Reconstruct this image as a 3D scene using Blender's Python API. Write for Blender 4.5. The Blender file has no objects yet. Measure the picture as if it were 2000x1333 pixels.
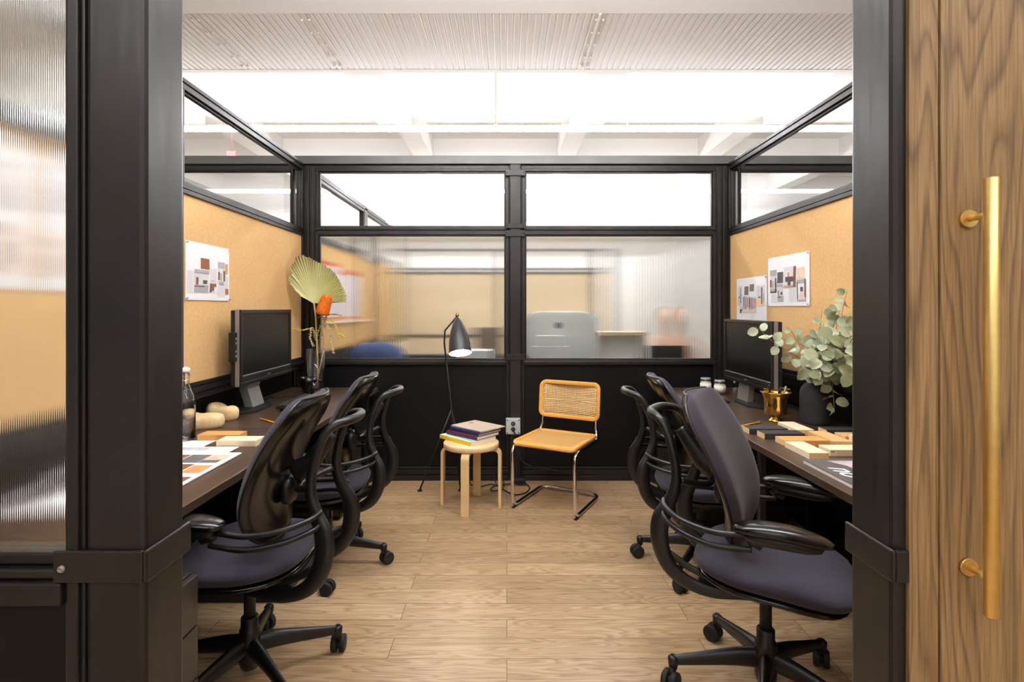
import bpy, bmesh, math, random
from mathutils import Vector, Matrix, Euler
random.seed(7)
S = bpy.context.scene
COL = S.collection
PI = math.pi

# ------------------------------------------------------------------ camera
EYE = 1.356
F = 1050.0
cam_d = bpy.data.cameras.new('camera'); cam = bpy.data.objects.new('camera', cam_d); COL.objects.link(cam)
cam.location = (0, 0, EYE); cam.rotation_euler = (PI/2, 0, 0)
cam_d.sensor_width = 36.0; cam_d.lens = 36.0*F/2000.0
cam_d.shift_x = 0.005; cam_d.shift_y = -0.0317
cam_d.clip_start = 0.05; cam_d.clip_end = 60
S.camera = cam
# ------------------------------------------------------------------ view / world
S.view_settings.view_transform = 'Standard'; S.view_settings.look = 'None'
S.view_settings.gamma = 1.0; S.view_settings.use_curve_mapping = False
S.view_settings.exposure = 0.97
S.cycles.max_bounces = 14; S.cycles.diffuse_bounces = 6; S.cycles.glossy_bounces = 5
S.cycles.transmission_bounces = 10; S.cycles.transparent_max_bounces = 24
S.cycles.use_denoising = True
S.cycles.sample_clamp_indirect = 8.0
wd = bpy.data.worlds.new('world'); S.world = wd; wd.use_nodes = True
wd.node_tree.nodes['Background'].inputs[0].default_value = (1.0, 0.97, 0.93, 1)
wd.node_tree.nodes['Background'].inputs[1].default_value = 0.6
LAMP_E = 42.0            # emission of the hanging light tubes

XL, XR = -1.60, 1.74      # side partitions of the cubicle
YB = 4.25                 # back partition
DZ = 0.74                 # desk height
def on_plane(px, py, z):  # point of the photograph that lies at height z
    Y = (EYE-z)*F/(py-603.0); return Vector(((px-990.0)*Y/F, Y, z))
def at_depth(px, py, Y): return Vector(((px-990.0)*Y/F, Y, EYE-(py-603.0)*Y/F))
def at_x(px, py, X):
    Y = X*F/(px-990.0); return Vector((X, Y, EYE-(py-603.0)*Y/F))

# ------------------------------------------------------------------ materials
def lin(c): return tuple(((v/255.0)/12.92 if v/255.0 <= .04045 else ((v/255.0+.055)/1.055)**2.4) for v in c)+(1.0,)
def new_mat(name):
    m = bpy.data.materials.new(name); m.use_nodes = True
    nt = m.node_tree; return m, nt, nt.nodes['Principled BSDF']
def L(nt, a, b): nt.links.new(a, b)
def coords(nt, scale=(1,1,1), rot=(0,0,0), loc=(0,0,0)):
    tc = nt.nodes.new('ShaderNodeTexCoord'); mp = nt.nodes.new('ShaderNodeMapping')
    mp.inputs['Scale'].default_value = scale; mp.inputs['Rotation'].default_value = rot; mp.inputs['Location'].default_value = loc
    L(nt, tc.outputs['Object'], mp.inputs['Vector']); return mp.outputs['Vector']
def ramp(nt, fac, stops):
    r = nt.nodes.new('ShaderNodeValToRGB'); e = r.color_ramp.elements
    while len(e) < len(stops): e.new(0.5)
    for i, (p, c) in enumerate(stops): e[i].position = p; e[i].color = c
    L(nt, fac, r.inputs['Fac']); return r.outputs['Color']
def noise(nt, vec, scale, detail=3, rough=.5, dist=0):
    n = nt.nodes.new('ShaderNodeTexNoise'); n.inputs['Scale'].default_value = scale; n.inputs['Detail'].default_value = detail
    n.inputs['Roughness'].default_value = rough; n.inputs['Distortion'].default_value = dist
    L(nt, vec, n.inputs['Vector']); return n.outputs['Fac']
def bump(nt, b, h, strength=.2, dist=.001):
    n = nt.nodes.new('ShaderNodeBump'); n.inputs['Strength'].default_value = strength; n.inputs['Distance'].default_value = dist
    L(nt, h, n.inputs['Height']); L(nt, n.outputs['Normal'], b.inputs['Normal'])
def plain(name, rgb, rough=.5, metal=0.0, spec=.5, var=.08, vs=30, bmp=0.0, coat=0.0, sheen=0.0):
    m, nt, b = new_mat(name); c = lin(rgb)
    v = coords(nt); f = noise(nt, v, vs, 4)
    lo = tuple(x*(1-var) for x in c[:3])+(1,); hi = tuple(min(1, x*(1+var)) for x in c[:3])+(1,)
    L(nt, ramp(nt, f, [(.3, lo), (.7, hi)]), b.inputs['Base Color'])
    b.inputs['Roughness'].default_value = rough; b.inputs['Metallic'].default_value = metal
    b.inputs['Specular IOR Level'].default_value = spec
    b.inputs['Coat Weight'].default_value = coat; b.inputs['Sheen Weight'].default_value = sheen
    if bmp: bump(nt, b, f, bmp)
    return m
def wood(name, dark, light, axis='X', scale=1.0, rough=.45, rings=True, spec=.5, contrast=.5):
    m, nt, b = new_mat(name)
    st = {'X': (1.2, 14, 14), 'Y': (14, 1.2, 14), 'Z': (14, 14, 1.2)}[axis]
    v = coords(nt, tuple(s*scale for s in st))
    f1 = noise(nt, v, 2.2, 6, .6, .3)
    st2 = {'X': (3, 90, 90), 'Y': (90, 3, 90), 'Z': (90, 90, 3)}[axis]
    v2 = coords(nt, tuple(s*scale for s in st2)); f2 = noise(nt, v2, 2.0, 3, .6)
    mx = nt.nodes.new('ShaderNodeMix'); mx.data_type = 'FLOAT'; mx.inputs[0].default_value = .4
    L(nt, f1, mx.inputs[2]); L(nt, f2, mx.inputs[3])
    lo, hi = .5-.25*contrast/.5, .5+.2*contrast/.5
    L(nt, ramp(nt, mx.outputs[0], [(max(0, lo), lin(dark)), (min(1, hi), lin(light))]), b.inputs['Base Color'])
    b.inputs['Roughness'].default_value = rough; b.inputs['Specular IOR Level'].default_value = spec
    bump(nt, b, f2, .15, .0006); return m
def glow(name, rgb, e):
    m, nt, b = new_mat(name); b.inputs['Base Color'].default_value = lin(rgb)
    b.inputs['Emission Color'].default_value = lin(rgb); b.inputs['Emission Strength'].default_value = e; return m

def steel_mat():
    m, nt, b = new_mat('blackened_steel'); v = coords(nt)
    f = noise(nt, v, 3.5, 6, .6); v2 = coords(nt, (60, 60, 4)); f2 = noise(nt, v2, 1.5, 3)
    L(nt, ramp(nt, f, [(.3, lin((30, 28, 27))), (.7, lin((48, 43, 40)))]), b.inputs['Base Color'])
    L(nt, ramp(nt, f2, [(.2, (.30,)*3+(1,)), (.8, (.46,)*3+(1,))]), b.inputs['Roughness'])
    b.inputs['Metallic'].default_value = .45; b.inputs['Specular IOR Level'].default_value = .6; return m
STEEL = steel_mat()
STEEL_EDGE = plain('worn_steel', (84, 74, 64), .38, .55)
BLACKP = wood('black_stained_panel', (5, 5, 5), (12, 11, 10), 'Z', 1.0, .5, spec=.25)
def cork_mat():
    m, nt, b = new_mat('cork'); v = coords(nt)
    f = noise(nt, v, 240, 3, .7); g = noise(nt, v, 60, 4, .6)
    mx = nt.nodes.new('ShaderNodeMix'); mx.data_type = 'FLOAT'; mx.inputs[0].default_value = .4
    L(nt, f, mx.inputs[2]); L(nt, g, mx.inputs[3])
    L(nt, ramp(nt, mx.outputs[0], [(.3, lin((202, 158, 102))), (.5, lin((222, 180, 124))), (.7, lin((232, 192, 138)))]), b.inputs['Base Color'])
    b.inputs['Roughness'].default_value = .85; b.inputs['Specular IOR Level'].default_value = .2; bump(nt, b, f, .15); return m
CORK = cork_mat()
def floor_mat():
    m, nt, b = new_mat('oak_planks')
    tc = nt.nodes.new('ShaderNodeTexCoord')
    br = nt.nodes.new('ShaderNodeTexBrick'); L(nt, tc.outputs['Object'], br.inputs['Vector'])
    br.offset = .37; br.offset_frequency = 2; br.squash = 1
    br.inputs['Color1'].default_value = (0, 0, 0, 1); br.inputs['Color2'].default_value = (1, 1, 1, 1)
    br.inputs['Mortar'].default_value = (.5, .5, .5, 1); br.inputs['Scale'].default_value = 1
    br.inputs['Mortar Size'].default_value = .0016; br.inputs['Mortar Smooth'].default_value = .2
    br.inputs['Brick Width'].default_value = 1.25; br.inputs['Row Height'].default_value = .13
    ml = nt.nodes.new('ShaderNodeVectorMath'); ml.operation = 'MULTIPLY'; ml.inputs[1].default_value = (13, 7, 29)
    L(nt, br.outputs['Color'], ml.inputs[0])
    ad = nt.nodes.new('ShaderNodeVectorMath'); L(nt, tc.outputs['Object'], ad.inputs[0]); L(nt, ml.outputs[0], ad.inputs[1])
    mp = nt.nodes.new('ShaderNodeMapping'); mp.inputs['Scale'].default_value = (1.3, 11, 1); L(nt, ad.outputs[0], mp.inputs['Vector'])
    n1 = nt.nodes.new('ShaderNodeTexNoise'); n1.inputs['Scale'].default_value = 1.1; n1.inputs['Detail'].default_value = 2
    n1.inputs['Distortion'].default_value = .3; L(nt, mp.outputs[0], n1.inputs['Vector'])
    # cathedral grain: contour lines of a slow noise
    mm = nt.nodes.new('ShaderNodeMath'); mm.operation = 'MULTIPLY'; mm.inputs[1].default_value = 15; L(nt, n1.outputs['Fac'], mm.inputs[0])
    fr = nt.nodes.new('ShaderNodeMath'); fr.operation = 'FRACT'; L(nt, mm.outputs[0], fr.inputs[0])
    rings = ramp(nt, fr.outputs[0], [(0, (.0,)*3+(1,)), (.55, (1,)*3+(1,)), (.85, (.8,)*3+(1,)), (1, (.0,)*3+(1,))])
    mp2 = nt.nodes.new('ShaderNodeMapping'); mp2.inputs['Scale'].default_value = (3, 130, 1); L(nt, ad.outputs[0], mp2.inputs['Vector'])
    n2 = nt.nodes.new('ShaderNodeTexNoise'); n2.inputs['Scale'].default_value = 1.6; n2.inputs['Detail'].default_value = 4; L(nt, mp2.outputs[0], n2.inputs['Vector'])
    base = ramp(nt, br.outputs['Color'], [(0, lin((178, 150, 116))), (.5, lin((192, 164, 128))), (1, lin((202, 175, 139)))])
    def mulmix(a, bcol, fac):
        x = nt.nodes.new('ShaderNodeMix'); x.data_type = 'RGBA'; x.blend_type = 'MULTIPLY'; x.inputs[0].default_value = fac
        L(nt, a, x.inputs[6]); L(nt, bcol, x.inputs[7]); return x.outputs[2]
    c = mulmix(base, ramp(nt, rings, [(0, lin((186, 170, 150))), (1, (1, 1, 1, 1))]), .65)
    c = mulmix(c, ramp(nt, n2.outputs['Fac'], [(.32, lin((206, 192, 172))), (.6, (1, 1, 1, 1))]), .6)
    x = nt.nodes.new('ShaderNodeMix'); x.data_type = 'RGBA'; L(nt, br.outputs['Fac'], x.inputs[0]); L(nt, c, x.inputs[6]); x.inputs[7].default_value = lin((98, 72, 48))
    L(nt, x.outputs[2], b.inputs['Base Color'])
    b.inputs['Roughness'].default_value = .36; b.inputs['Specular IOR Level'].default_value = .45
    bump(nt, b, n2.outputs['Fac'], .12, .0006); return m
FLOOR = floor_mat()
def oak_door_mat(name='brown_oak'):
    m, nt, b = new_mat(name)
    v = coords(nt, (9, 9, .9)); n1 = noise(nt, v, 1.0, 2, .5, .25)
    mm = nt.nodes.new('ShaderNodeMath'); mm.operation = 'MULTIPLY'; mm.inputs[1].default_value = 16; L(nt, n1, mm.inputs[0])
    fr = nt.nodes.new('ShaderNodeMath'); fr.operation = 'FRACT'; L(nt, mm.outputs[0], fr.inputs[0])
    v2 = coords(nt, (160, 160, 5)); n2 = noise(nt, v2, 2, 4)
    c1 = ramp(nt, fr.outputs[0], [(0, lin((134, 106, 72))), (.25, lin((160, 128, 86))), (.75, lin((166, 134, 92))), (.93, lin((130, 104, 72))), (1, lin((126, 102, 70)))])
    x = nt.nodes.new('ShaderNodeMix'); x.data_type = 'RGBA'; x.blend_type = 'MULTIPLY'; x.inputs[0].default_value = .8
    L(nt, c1, x.inputs[6]); L(nt, ramp(nt, n2, [(.3, lin((196, 184, 168))), (.62, (1, 1, 1, 1))]), x.inputs[7])
    L(nt, x.outputs[2], b.inputs['Base Color']); b.inputs['Roughness'].default_value = .5
    bump(nt, b, n2, .2, .0008); return m
OAK = oak_door_mat()
WALNUT = wood('walnut_desktop', (40, 28, 20), (82, 61, 45), 'Y', .8, .38, contrast=.6)
WHITE = plain('white_paint', (238, 236, 233), .7, var=.01)
RIBBED = plain('ribbed_white_metal', (206, 198, 190), .45, var=.02)
BRASS = plain('brushed_brass', (240, 208, 134), .38, 1.0, var=.04, vs=80)
POLBRASS = plain('polished_brass', (214, 170, 84), .14, 1.0, var=.06, vs=12)
CHROME = plain('chrome', (225, 225, 225), .08, 1.0, var=.01)
PLASTIC = plain('black_plastic', (17, 17, 18), .38, var=.06)
GLOSS = plain('glossy_black_plastic', (13, 12, 12), .2, var=.05)
MATTE = plain('matte_black', (20, 20, 21), .6, var=.06)
RUBBER = plain('black_rubber', (17, 17, 17), .65, var=.05)
ALU = plain('silver_plastic', (150, 138, 132), .35, .4, var=.03)
PALEALU = plain('pale_aluminium', (176, 180, 178), .35, .5, var=.03)
SCREEN = plain('screen_glass', (6, 6, 7), .34, spec=.3, var=.0)
PAPER = plain('white_paper', (244, 244, 246), .7, var=.01)
PAGES = plain('page_edges', (226, 220, 210), .8, var=.06, vs=300)
BIRCH = wood('birch', (216, 178, 122), (233, 200, 148), 'Z', 1, .45)
BIRCHTOP = wood('birch_top', (222, 186, 134), (238, 208, 160), 'X', 1, .4)
BEECH = wood('honey_beech', (208, 148, 62), (226, 170, 82), 'X', 1, .4)
CANE = plain('cane', (232, 200, 146), .6, var=.1, vs=150)
CANE2 = plain('seat_cane', (214, 170, 106), .6, var=.15, vs=150)
SAGE = plain('sage_leaf', (168, 176, 146), .6, var=.12, vs=18)
SAGE2 = plain('olive_sage_leaf', (142, 150, 114), .6, var=.12, vs=18)
TWIG = plain('brown_twig', (140, 112, 82), .7)
STEMC = plain('dry_stem', (205, 180, 130), .7)
def fabric_mat():
    m, nt, b = new_mat('charcoal_mesh_fabric'); v = coords(nt)
    w = nt.nodes.new('ShaderNodeTexVoronoi'); w.inputs['Scale'].default_value = 380; L(nt, v, w.inputs['Vector'])
    L(nt, ramp(nt, w.outputs['Distance'], [(.1, lin((36, 34, 42))), (.6, lin((54, 50, 62)))]), b.inputs['Base Color'])
    b.inputs['Roughness'].default_value = .85; b.inputs['Specular IOR Level'].default_value = .3
    b.inputs['Sheen Weight'].default_value = .1; bump(nt, b, w.outputs['Distance'], .4, .0006); return m
FABRIC = fabric_mat()
def glass_thin():
    m = bpy.data.materials.new('clear_glass_sheet'); m.use_nodes = True; nt = m.node_tree; nt.nodes.clear()
    o = nt.nodes.new('ShaderNodeOutputMaterial'); t = nt.nodes.new('ShaderNodeBsdfTransparent'); g = nt.nodes.new('ShaderNodeBsdfGlossy')
    t.inputs['Color'].default_value = (.97, .98, .98, 1); g.inputs['Roughness'].default_value = .02
    f = nt.nodes.new('ShaderNodeLayerWeight'); f.inputs['Blend'].default_value = .5
    p = nt.nodes.new('ShaderNodeMath'); p.operation = 'POWER'; p.inputs[1].default_value = 4.5; L(nt, f.outputs['Facing'], p.inputs[0])
    q = nt.nodes.new('ShaderNodeMath'); q.operation = 'MULTIPLY_ADD'; q.inputs[1].default_value = .8; q.inputs[2].default_value = .05; L(nt, p.outputs[0], q.inputs[0])
    x = nt.nodes.new('ShaderNodeMixShader'); L(nt, q.outputs[0], x.inputs[0]); L(nt, t.outputs[0], x.inputs[1]); L(nt, g.outputs[0], x.inputs[2])
    L(nt, x.outputs[0], o.inputs['Surface']); return m
GLASS = glass_thin()
def glass_solid(name, tint=(1, 1, 1, 1), rough=0.0):
    m, nt, b = new_mat(name); b.inputs['Base Color'].default_value = tint; b.inputs['Transmission Weight'].default_value = 1
    b.inputs['Roughness'].default_value = rough; b.inputs['IOR'].default_value = 1.46; return m
REED = glass_solid('reeded_glass', (.93, .96, .95, 1), .075)

# ------------------------------------------------------------------ mesh builder
class MB:
    def __init__(s): s.v = []; s.f = []; s.mi = []; s.sm = []; s.cur = 0; s.smooth = False
    def add(s, vs, fs, smooth=None):
        o = len(s.v); s.v += [tuple(p) for p in vs]
        for f in fs:
            s.f.append(tuple(i+o for i in f)); s.mi.append(s.cur); s.sm.append(s.smooth if smooth is None else smooth)
        return s
    def box(s, x0, x1, y0, y1, z0, z1, M=None):
        vs = [Vector(p) for p in ((x0,y0,z0),(x1,y0,z0),(x1,y1,z0),(x0,y1,z0),(x0,y0,z1),(x1,y0,z1),(x1,y1,z1),(x0,y1,z1))]
        if M is not None: vs = [M @ p for p in vs]
        return s.add(vs, [(0,3,2,1),(4,5,6,7),(0,1,5,4),(1,2,6,5),(2,3,7,6),(3,0,4,7)], False)
    def tube(s, pts, r, n=10, caps=True, flat=None, up=None):
        """tube along pts; r number or list; flat=(a,b) multiplies the section along side/normal, number pairs or list"""
        pts = [Vector(p) for p in pts]; N = len(pts)
        R = r if isinstance(r, (list, tuple)) else [r]*N
        Fl = flat if isinstance(flat, list) else [flat or (1, 1)]*N
        rings = []; prev = None
        for i, p in enumerate(pts):
            t = (pts[min(i+1, N-1)]-pts[max(i-1, 0)])
            if t.length < 1e-9: t = Vector((0, 0, 1))
            t.normalize()
            ref = Vector(up) if up is not None else prev
            if ref is None: ref = Vector((0, 0, 1)) if abs(t.z) < .9 else Vector((1, 0, 0))
            a = ref-t*ref.dot(t)
            if a.length < 1e-6: a = t.orthogonal()
            a.normalize(); b = t.cross(a); prev = a
            rings.append([p+a*math.cos(2*PI*k/n)*R[i]*Fl[i][0]+b*math.sin(2*PI*k/n)*R[i]*Fl[i][1] for k in range(n)])
        return s.loft(rings, caps)
    def loft(s, rings, caps=True, closed=False):
        n = len(rings[0]); vs = [p for r in rings for p in r]; fs = []
        m = len(rings)
        for i in range(m-1 if not closed else m):
            j = (i+1) % m
            for k in range(n): fs.append((i*n+k, i*n+(k+1) % n, j*n+(k+1) % n, j*n+k))
        s.add(vs, fs, True)
        if caps and not closed:
            o = len(s.v)-len(vs)
            s.f.append(tuple(o+k for k in reversed(range(n)))); s.mi.append(s.cur); s.sm.append(False)
            s.f.append(tuple(o+(m-1)*n+k for k in range(n))); s.mi.append(s.cur); s.sm.append(False)
        return s
    def lathe(s, prof, c=(0, 0, 0), n=32, M=None):
        c = Vector(c); rings = []
        for r, z in prof:
            ring = [Vector((r*math.cos(2*PI*k/n), r*math.sin(2*PI*k/n), z)) for k in range(n)]
            if M is not None: ring = [M @ p for p in ring]
            rings.append([p+c for p in ring])
        return s.loft(rings, True)
    def cyl(s, a, b, r, n=16, r2=None): return s.tube([a, b], [r, r if r2 is None else r2], n)
    def sell(s, c, rx, ry, rz, e1=2.5, e2=2.5, nu=20, nv=12, M=None, fn=None):
        """superellipsoid"""
        def pw(x, e): return math.copysign(abs(x)**(2/e), x)
        rings = []
        for j in range(nv+1):
            ph = -PI/2+PI*j/nv; ring = []
            cp = max(1e-3, abs(math.cos(ph)))
            for i in range(nu):
                th = 2*PI*i/nu
                p = Vector((rx*pw(cp, e1)*pw(math.cos(th), e2), ry*pw(cp, e1)*pw(math.sin(th), e2), rz*pw(math.sin(ph), e1)))
                if fn: p = fn(p)
                if M is not None: p = M @ p
                ring.append(p+Vector(c))
            rings.append(ring)
        return s.loft(rings, True)
    def grid(s, P, nu, nv, smooth=True):
        vs = [P(i/nu, j/nv) for j in range(nv+1) for i in range(nu+1)]
        fs = [(j*(nu+1)+i, j*(nu+1)+i+1, (j+1)*(nu+1)+i+1, (j+1)*(nu+1)+i) for j in range(nv) for i in range(nu)]
        return s.add(vs, fs, smooth)
    def poly(s, pts): return s.add(pts, [tuple(range(len(pts)))], False)
    def pieces(s):
        par = list(range(len(s.v)))
        def find(i):
            while par[i] != i: par[i] = par[par[i]]; i = par[i]
            return i
        for f in s.f:
            a = find(f[0])
            for j in f[1:]: par[find(j)] = a
        out = {}
        for f, mi, sm in zip(s.f, s.mi, s.sm): out.setdefault(find(f[0]), []).append((f, mi, sm))
        res = []
        for fs in out.values():
            q = MB(); mp = {}
            for f, mi, sm in fs:
                g = []
                for i in f:
                    if i not in mp: mp[i] = len(q.v); q.v.append(s.v[i])
                    g.append(mp[i])
                q.f.append(tuple(g)); q.mi.append(mi); q.sm.append(sm)
            res.append(q)
        return res
    def build_each(s, name, mats, parent=None, **k): return [q.build(name, mats, parent, **k) for q in s.pieces()]
    def build(s, name, mats, parent=None, bevel=0, loc=None, seg=2, subsurf=0, recalc=True, thick=0):
        me = bpy.data.meshes.new(name); me.from_pydata(s.v, [], s.f)
        for i, p in enumerate(me.polygons): p.material_index = s.mi[i]; p.use_smooth = s.sm[i]
        if recalc:
            bm = bmesh.new(); bm.from_mesh(me); bmesh.ops.recalc_face_normals(bm, faces=bm.faces); bm.to_mesh(me); bm.free()
        for m in (mats if isinstance(mats, (list, tuple)) else [mats]): me.materials.append(m)
        o = bpy.data.objects.new(name, me); COL.objects.link(o)
        if parent is not None: o.parent = parent
        if loc is not None: o.location = loc
        if bevel:
            b = o.modifiers.new('bevel', 'BEVEL'); b.width = bevel; b.segments = seg; b.limit_method = 'ANGLE'; b.angle_limit = .6
            b.harden_normals = False
        if subsurf: q = o.modifiers.new('sub', 'SUBSURF'); q.levels = subsurf; q.render_levels = subsurf
        if thick: q = o.modifiers.new('solid', 'SOLIDIFY'); q.thickness = thick; q.offset = 0
        return o
def spline(pts, n=8):
    P = [Vector(p) for p in pts]; out = []
    for i in range(len(P)-1):
        p0 = P[max(i-1, 0)]; p1 = P[i]; p2 = P[i+1]; p3 = P[min(i+2, len(P)-1)]
        for k in range(n):
            t = k/n
            out.append(.5*((2*p1)+(p2-p0)*t+(2*p0-5*p1+4*p2-p3)*t*t+(3*p1-p0-3*p2+p3)*t**3))
    out.append(P[-1]); return out
def interp(vals, n=8):
    return [v.x for v in spline([(x, 0, 0) for x in vals], n)]
def tag(o, label=None, cat=None, group=None, kind=None):
    if label: o['label'] = label
    if cat: o['category'] = cat
    if group: o['group'] = group
    if kind: o['kind'] = kind
    return o
def empty(name, loc=(0, 0, 0), rz=0.0):
    o = bpy.data.objects.new(name, None); COL.objects.link(o); o.location = loc; o.rotation_euler = (0, 0, rz)
    o.empty_display_size = .05; return o
KIDS = {}
def children(o): return [c for c in bpy.data.objects if c.parent == o]
def copy_tree(o, parent=None):
    c = o.copy(); COL.objects.link(c); c.parent = parent
    for ch in children(o): copy_tree(ch, c)
    return c
def struct(o): o['kind'] = 'structure'; return o

# ================================================================== SETTING
m = MB(); m.box(-6, 7, -3.5, 10.6, -.05, 0); struct(m.build('floor', FLOOR))
# office hall shell
m = MB(); m.box(-6, 7, 10.5, 10.6, 0, 4.0); struct(m.build('wall_hall_back', WHITE))
m = MB(); m.box(-6.1, -6, -3.5, 10.6, 0, 4.0); struct(m.build('wall_hall_left', WHITE))
m = MB(); m.box(7, 7.1, -3.5, 10.6, 0, 4.0); struct(m.build('wall_hall_right', WHITE))
m = MB(); m.box(-6, 7, -3.6, -3.5, 0, 4.0); struct(m.build('wall_hall_front', WHITE))
# ceiling : coffered slab at the back, ribbed lower deck over the cubicle, plain bulkhead nearest
m = MB(); m.box(-6, 7, 4.66, 10.6, 3.95, 4.05)
for cx in (-5.74, -3.60, -1.31, .83, 2.98, 5.13):
    cx += .06
    m.box(cx-.185, cx+.185, 4.66, 5.98, 3.41, 3.95)
    m.box(cx-.13, cx+.13, 6.25, 10.5, 3.62, 3.95)
m.box(-6, 7, 5.98, 6.25, 3.52, 3.95); m.box(-6, 7, 8.2, 8.45, 3.62, 3.95)
m.box(-6, 7, -3.5, 3.72, 3.40, 3.5); m.box(-6, 7, 4.60, 4.66, 3.40, 4.05)
ceil = struct(m.build('ceiling', WHITE))
m = MB(); x = -6.0; P = []
while x < 7.0:
    P += [(x, 3.406), (x+.006, 3.402), (x+.040, 3.402), (x+.044, 3.406)]; x += .05
vs = []; fs = []
for (px, pz) in P: vs += [(px, 3.72, pz), (px, 4.60, pz)]
for i in range(len(P)-1): fs.append((2*i, 2*i+2, 2*i+3, 2*i+1))
m.add(vs, fs); m.box(-6, 7, 3.72, 4.60, 3.43, 3.45)
m.build('ribbed_deck', RIBBED, ceil, recalc=False)
# small screws and joint bosses in the deck
m = MB()
for px in (600, 1160, 390):
    for i, yy in enumerate((3.80, 3.98, 4.16, 4.36, 4.52)):
        X = (px-990)*3.9/F*1.0
        m.cyl((X, yy, 3.402), (X, yy, 3.388), .008); m.cyl((X+.05, yy, 3.402), (X+.05, yy, 3.388), .008)
m.build('deck_screws', RIBBED, ceil)
m = MB(); m.box(.64, .655, 3.72, 4.6, 3.392, 3.402); m.build('deck_joint', WHITE, ceil)
# soffit on the back hall wall with grilles
m = MB(); m.box(-6, 7, 9.9, 10.5, 2.72, 3.12); struct(m.build('trim_1', WHITE))
for i, (px, w, lab) in enumerate(((845, .62, 'white wall vent grille seen above the left reeded window'), (1339, .32, 'white wall vent grille seen at top right of the right clear window'))):
    c = at_depth(px, 433, 9.89); r = empty('wall_vent', c); tag(r, lab, 'vent')
    m = MB(); m.box(-w/2, w/2, -.008, 0, -.075, .075); m.build('backing', plain('vent_grey%d' % i, (178, 178, 176), .6), r)
    m = MB(); n = int(w/.035)
    for k in range(n+1): X = -w/2+w*k/n; m.box(X-.009, X+.009, -.02, -.009, -.075, .075)
    for k in range(6): Z = -.075+.15*k/5; m.box(-w/2, w/2, -.019, -.009, Z-.006, Z+.006)
    m.build('grille', WHITE, r)

def ring(m, ax, a0, a1, z0, z1, w, d0, d1):
    """rectangular frame ring in a wall plane; ax 'X': a along X, depth along Y; ax 'Y': a along Y, depth along X"""
    def b(p0, p1, q0, q1):
        if ax == 'X': m.box(p0, p1, d0, d1, q0, q1)
        else: m.box(d0, d1, p0, p1, q0, q1)
    b(a0, a1, z0, z0+w); b(a0, a1, z1-w, z1); b(a0, a0+w, z0+w, z1-w); b(a1-w, a1, z0+w, z1-w)
NW = [0]
def window(ax, a0, a1, z0, z1, face, sgn, kind='clear', fw=.022, depth=.05, rib=.010):
    """framed pane. face = coordinate of the visible face, sgn = direction of depth (away from the viewer)"""
    NW[0] += 1; r = struct(empty('window_%d' % NW[0], (0, 0, 0)))
    m = MB(); d0, d1 = sorted((face, face+sgn*depth)); ring(m, ax, a0, a1, z0, z1, fw, d0, d1)
    e0, e1 = sorted((face+sgn*.014, face+sgn*(depth-.012))); ring(m, ax, a0+fw, a1-fw, z0+fw, z1-fw, .012, e0, e1)
    m.build('window_frame', STEEL, r, bevel=.002)
    i0, i1, j0, j1 = a0+fw, a1-fw, z0+fw, z1-fw; c = face+sgn*depth*.5
    if kind == 'clear':
        m = MB()
        if ax == 'X': m.poly([(i0, c, j0), (i1, c, j0), (i1, c, j1), (i0, c, j1)])
        else: m.poly([(c, i0, j0), (c, i1, j0), (c, i1, j1), (c, i0, j1)])
        m.build('pane', GLASS, r, recalc=False)
    elif kind == 'reed':
        n = int((i1-i0)/rib)*8; amp = rib*.026; vs = []
        for k in range(n+1):
            a = i0+(i1-i0)*k/n; o = amp*math.cos(2*PI*(a-i0)/rib)
            vs += [(a, c-.003+o, j0), (a, c-.003+o, j1)]
        m = MB(); fs = [(2*k, 2*k+2, 2*k+3, 2*k+1) for k in range(n)]; m.add(vs, fs, True)
        b = MB()
        q = [(i0, c+.003, j0), (i1, c+.003, j0), (i1, c+.003, j1), (i0, c+.003, j1)]
        m.add(q, [(3, 2, 1, 0)], False)
        m.build('pane', REED, r, recalc=False)
    return r
NT = [1]
def trim(m, bevel=.003, mat=None):
    NT[0] += 1; return struct(m.build('trim_%d' % NT[0], mat or STEEL, bevel=bevel))
def bolts(m, pts, ax='X', d=-1, r=.006):
    for p in pts:
        p = Vector(p); q = p+(Vector((0, d*.006, 0)) if ax == 'X' else Vector((d*.006, 0, 0)))
        m.tube([p, q], [r, r*.7], 10)

# ---------------- back partition
def bk(px): return (px-990.0)*YB/F
def zb(py): return EYE-(py-603.0)*YB/F
x0, x1, x2, x3 = bk(616), bk(993), bk(1020), bk(1399)
m = MB(); m.box(-5.4, 5.6, YB-.03, YB+.11, zb(322), zb(306)); trim(m, .003, plain('mill_grey_steel', (98, 97, 95), .45, .4, var=.12, vs=6))                       # top channel
m = MB(); m.box(-5.4, 5.6, YB+.0, YB+.08, zb(331), zb(322)); trim(m)
window('X', x0, x1, zb(449), zb(329), YB, 1)
window('X', x2, x3, zb(449), zb(329), YB, 1)
window('X', x0, x1, zb(709), zb(453), YB, 1, 'reed')
window('X', x2, x3, zb(709), zb(453), YB, 1, 'reed')
m = MB()
for a, b in ((x0, x1), (x2, x3)):
    m.box(a, b, YB+.022, YB+.04, .10, zb(709)-.001)
struct(m.build('wall_back', BLACKP))
m = MB()
for a, b in ((x0, x1), (x2, x3)):
    ring(m, 'X', a, b, .085, zb(710), .016, YB+.002, YB+.05)
    m.box(a, b, YB-.012, YB+.05, .045, .083); m.box(a, b, YB-.022, YB+.05, .0, .04); m.box(a, b, YB-.006, YB+.05, zb(712), zb(706))
trim(m, .003)
m = MB(); m.box(x0, x3, YB+.012, YB+.045, zb(455), zb(447)); trim(m, 0)
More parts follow.
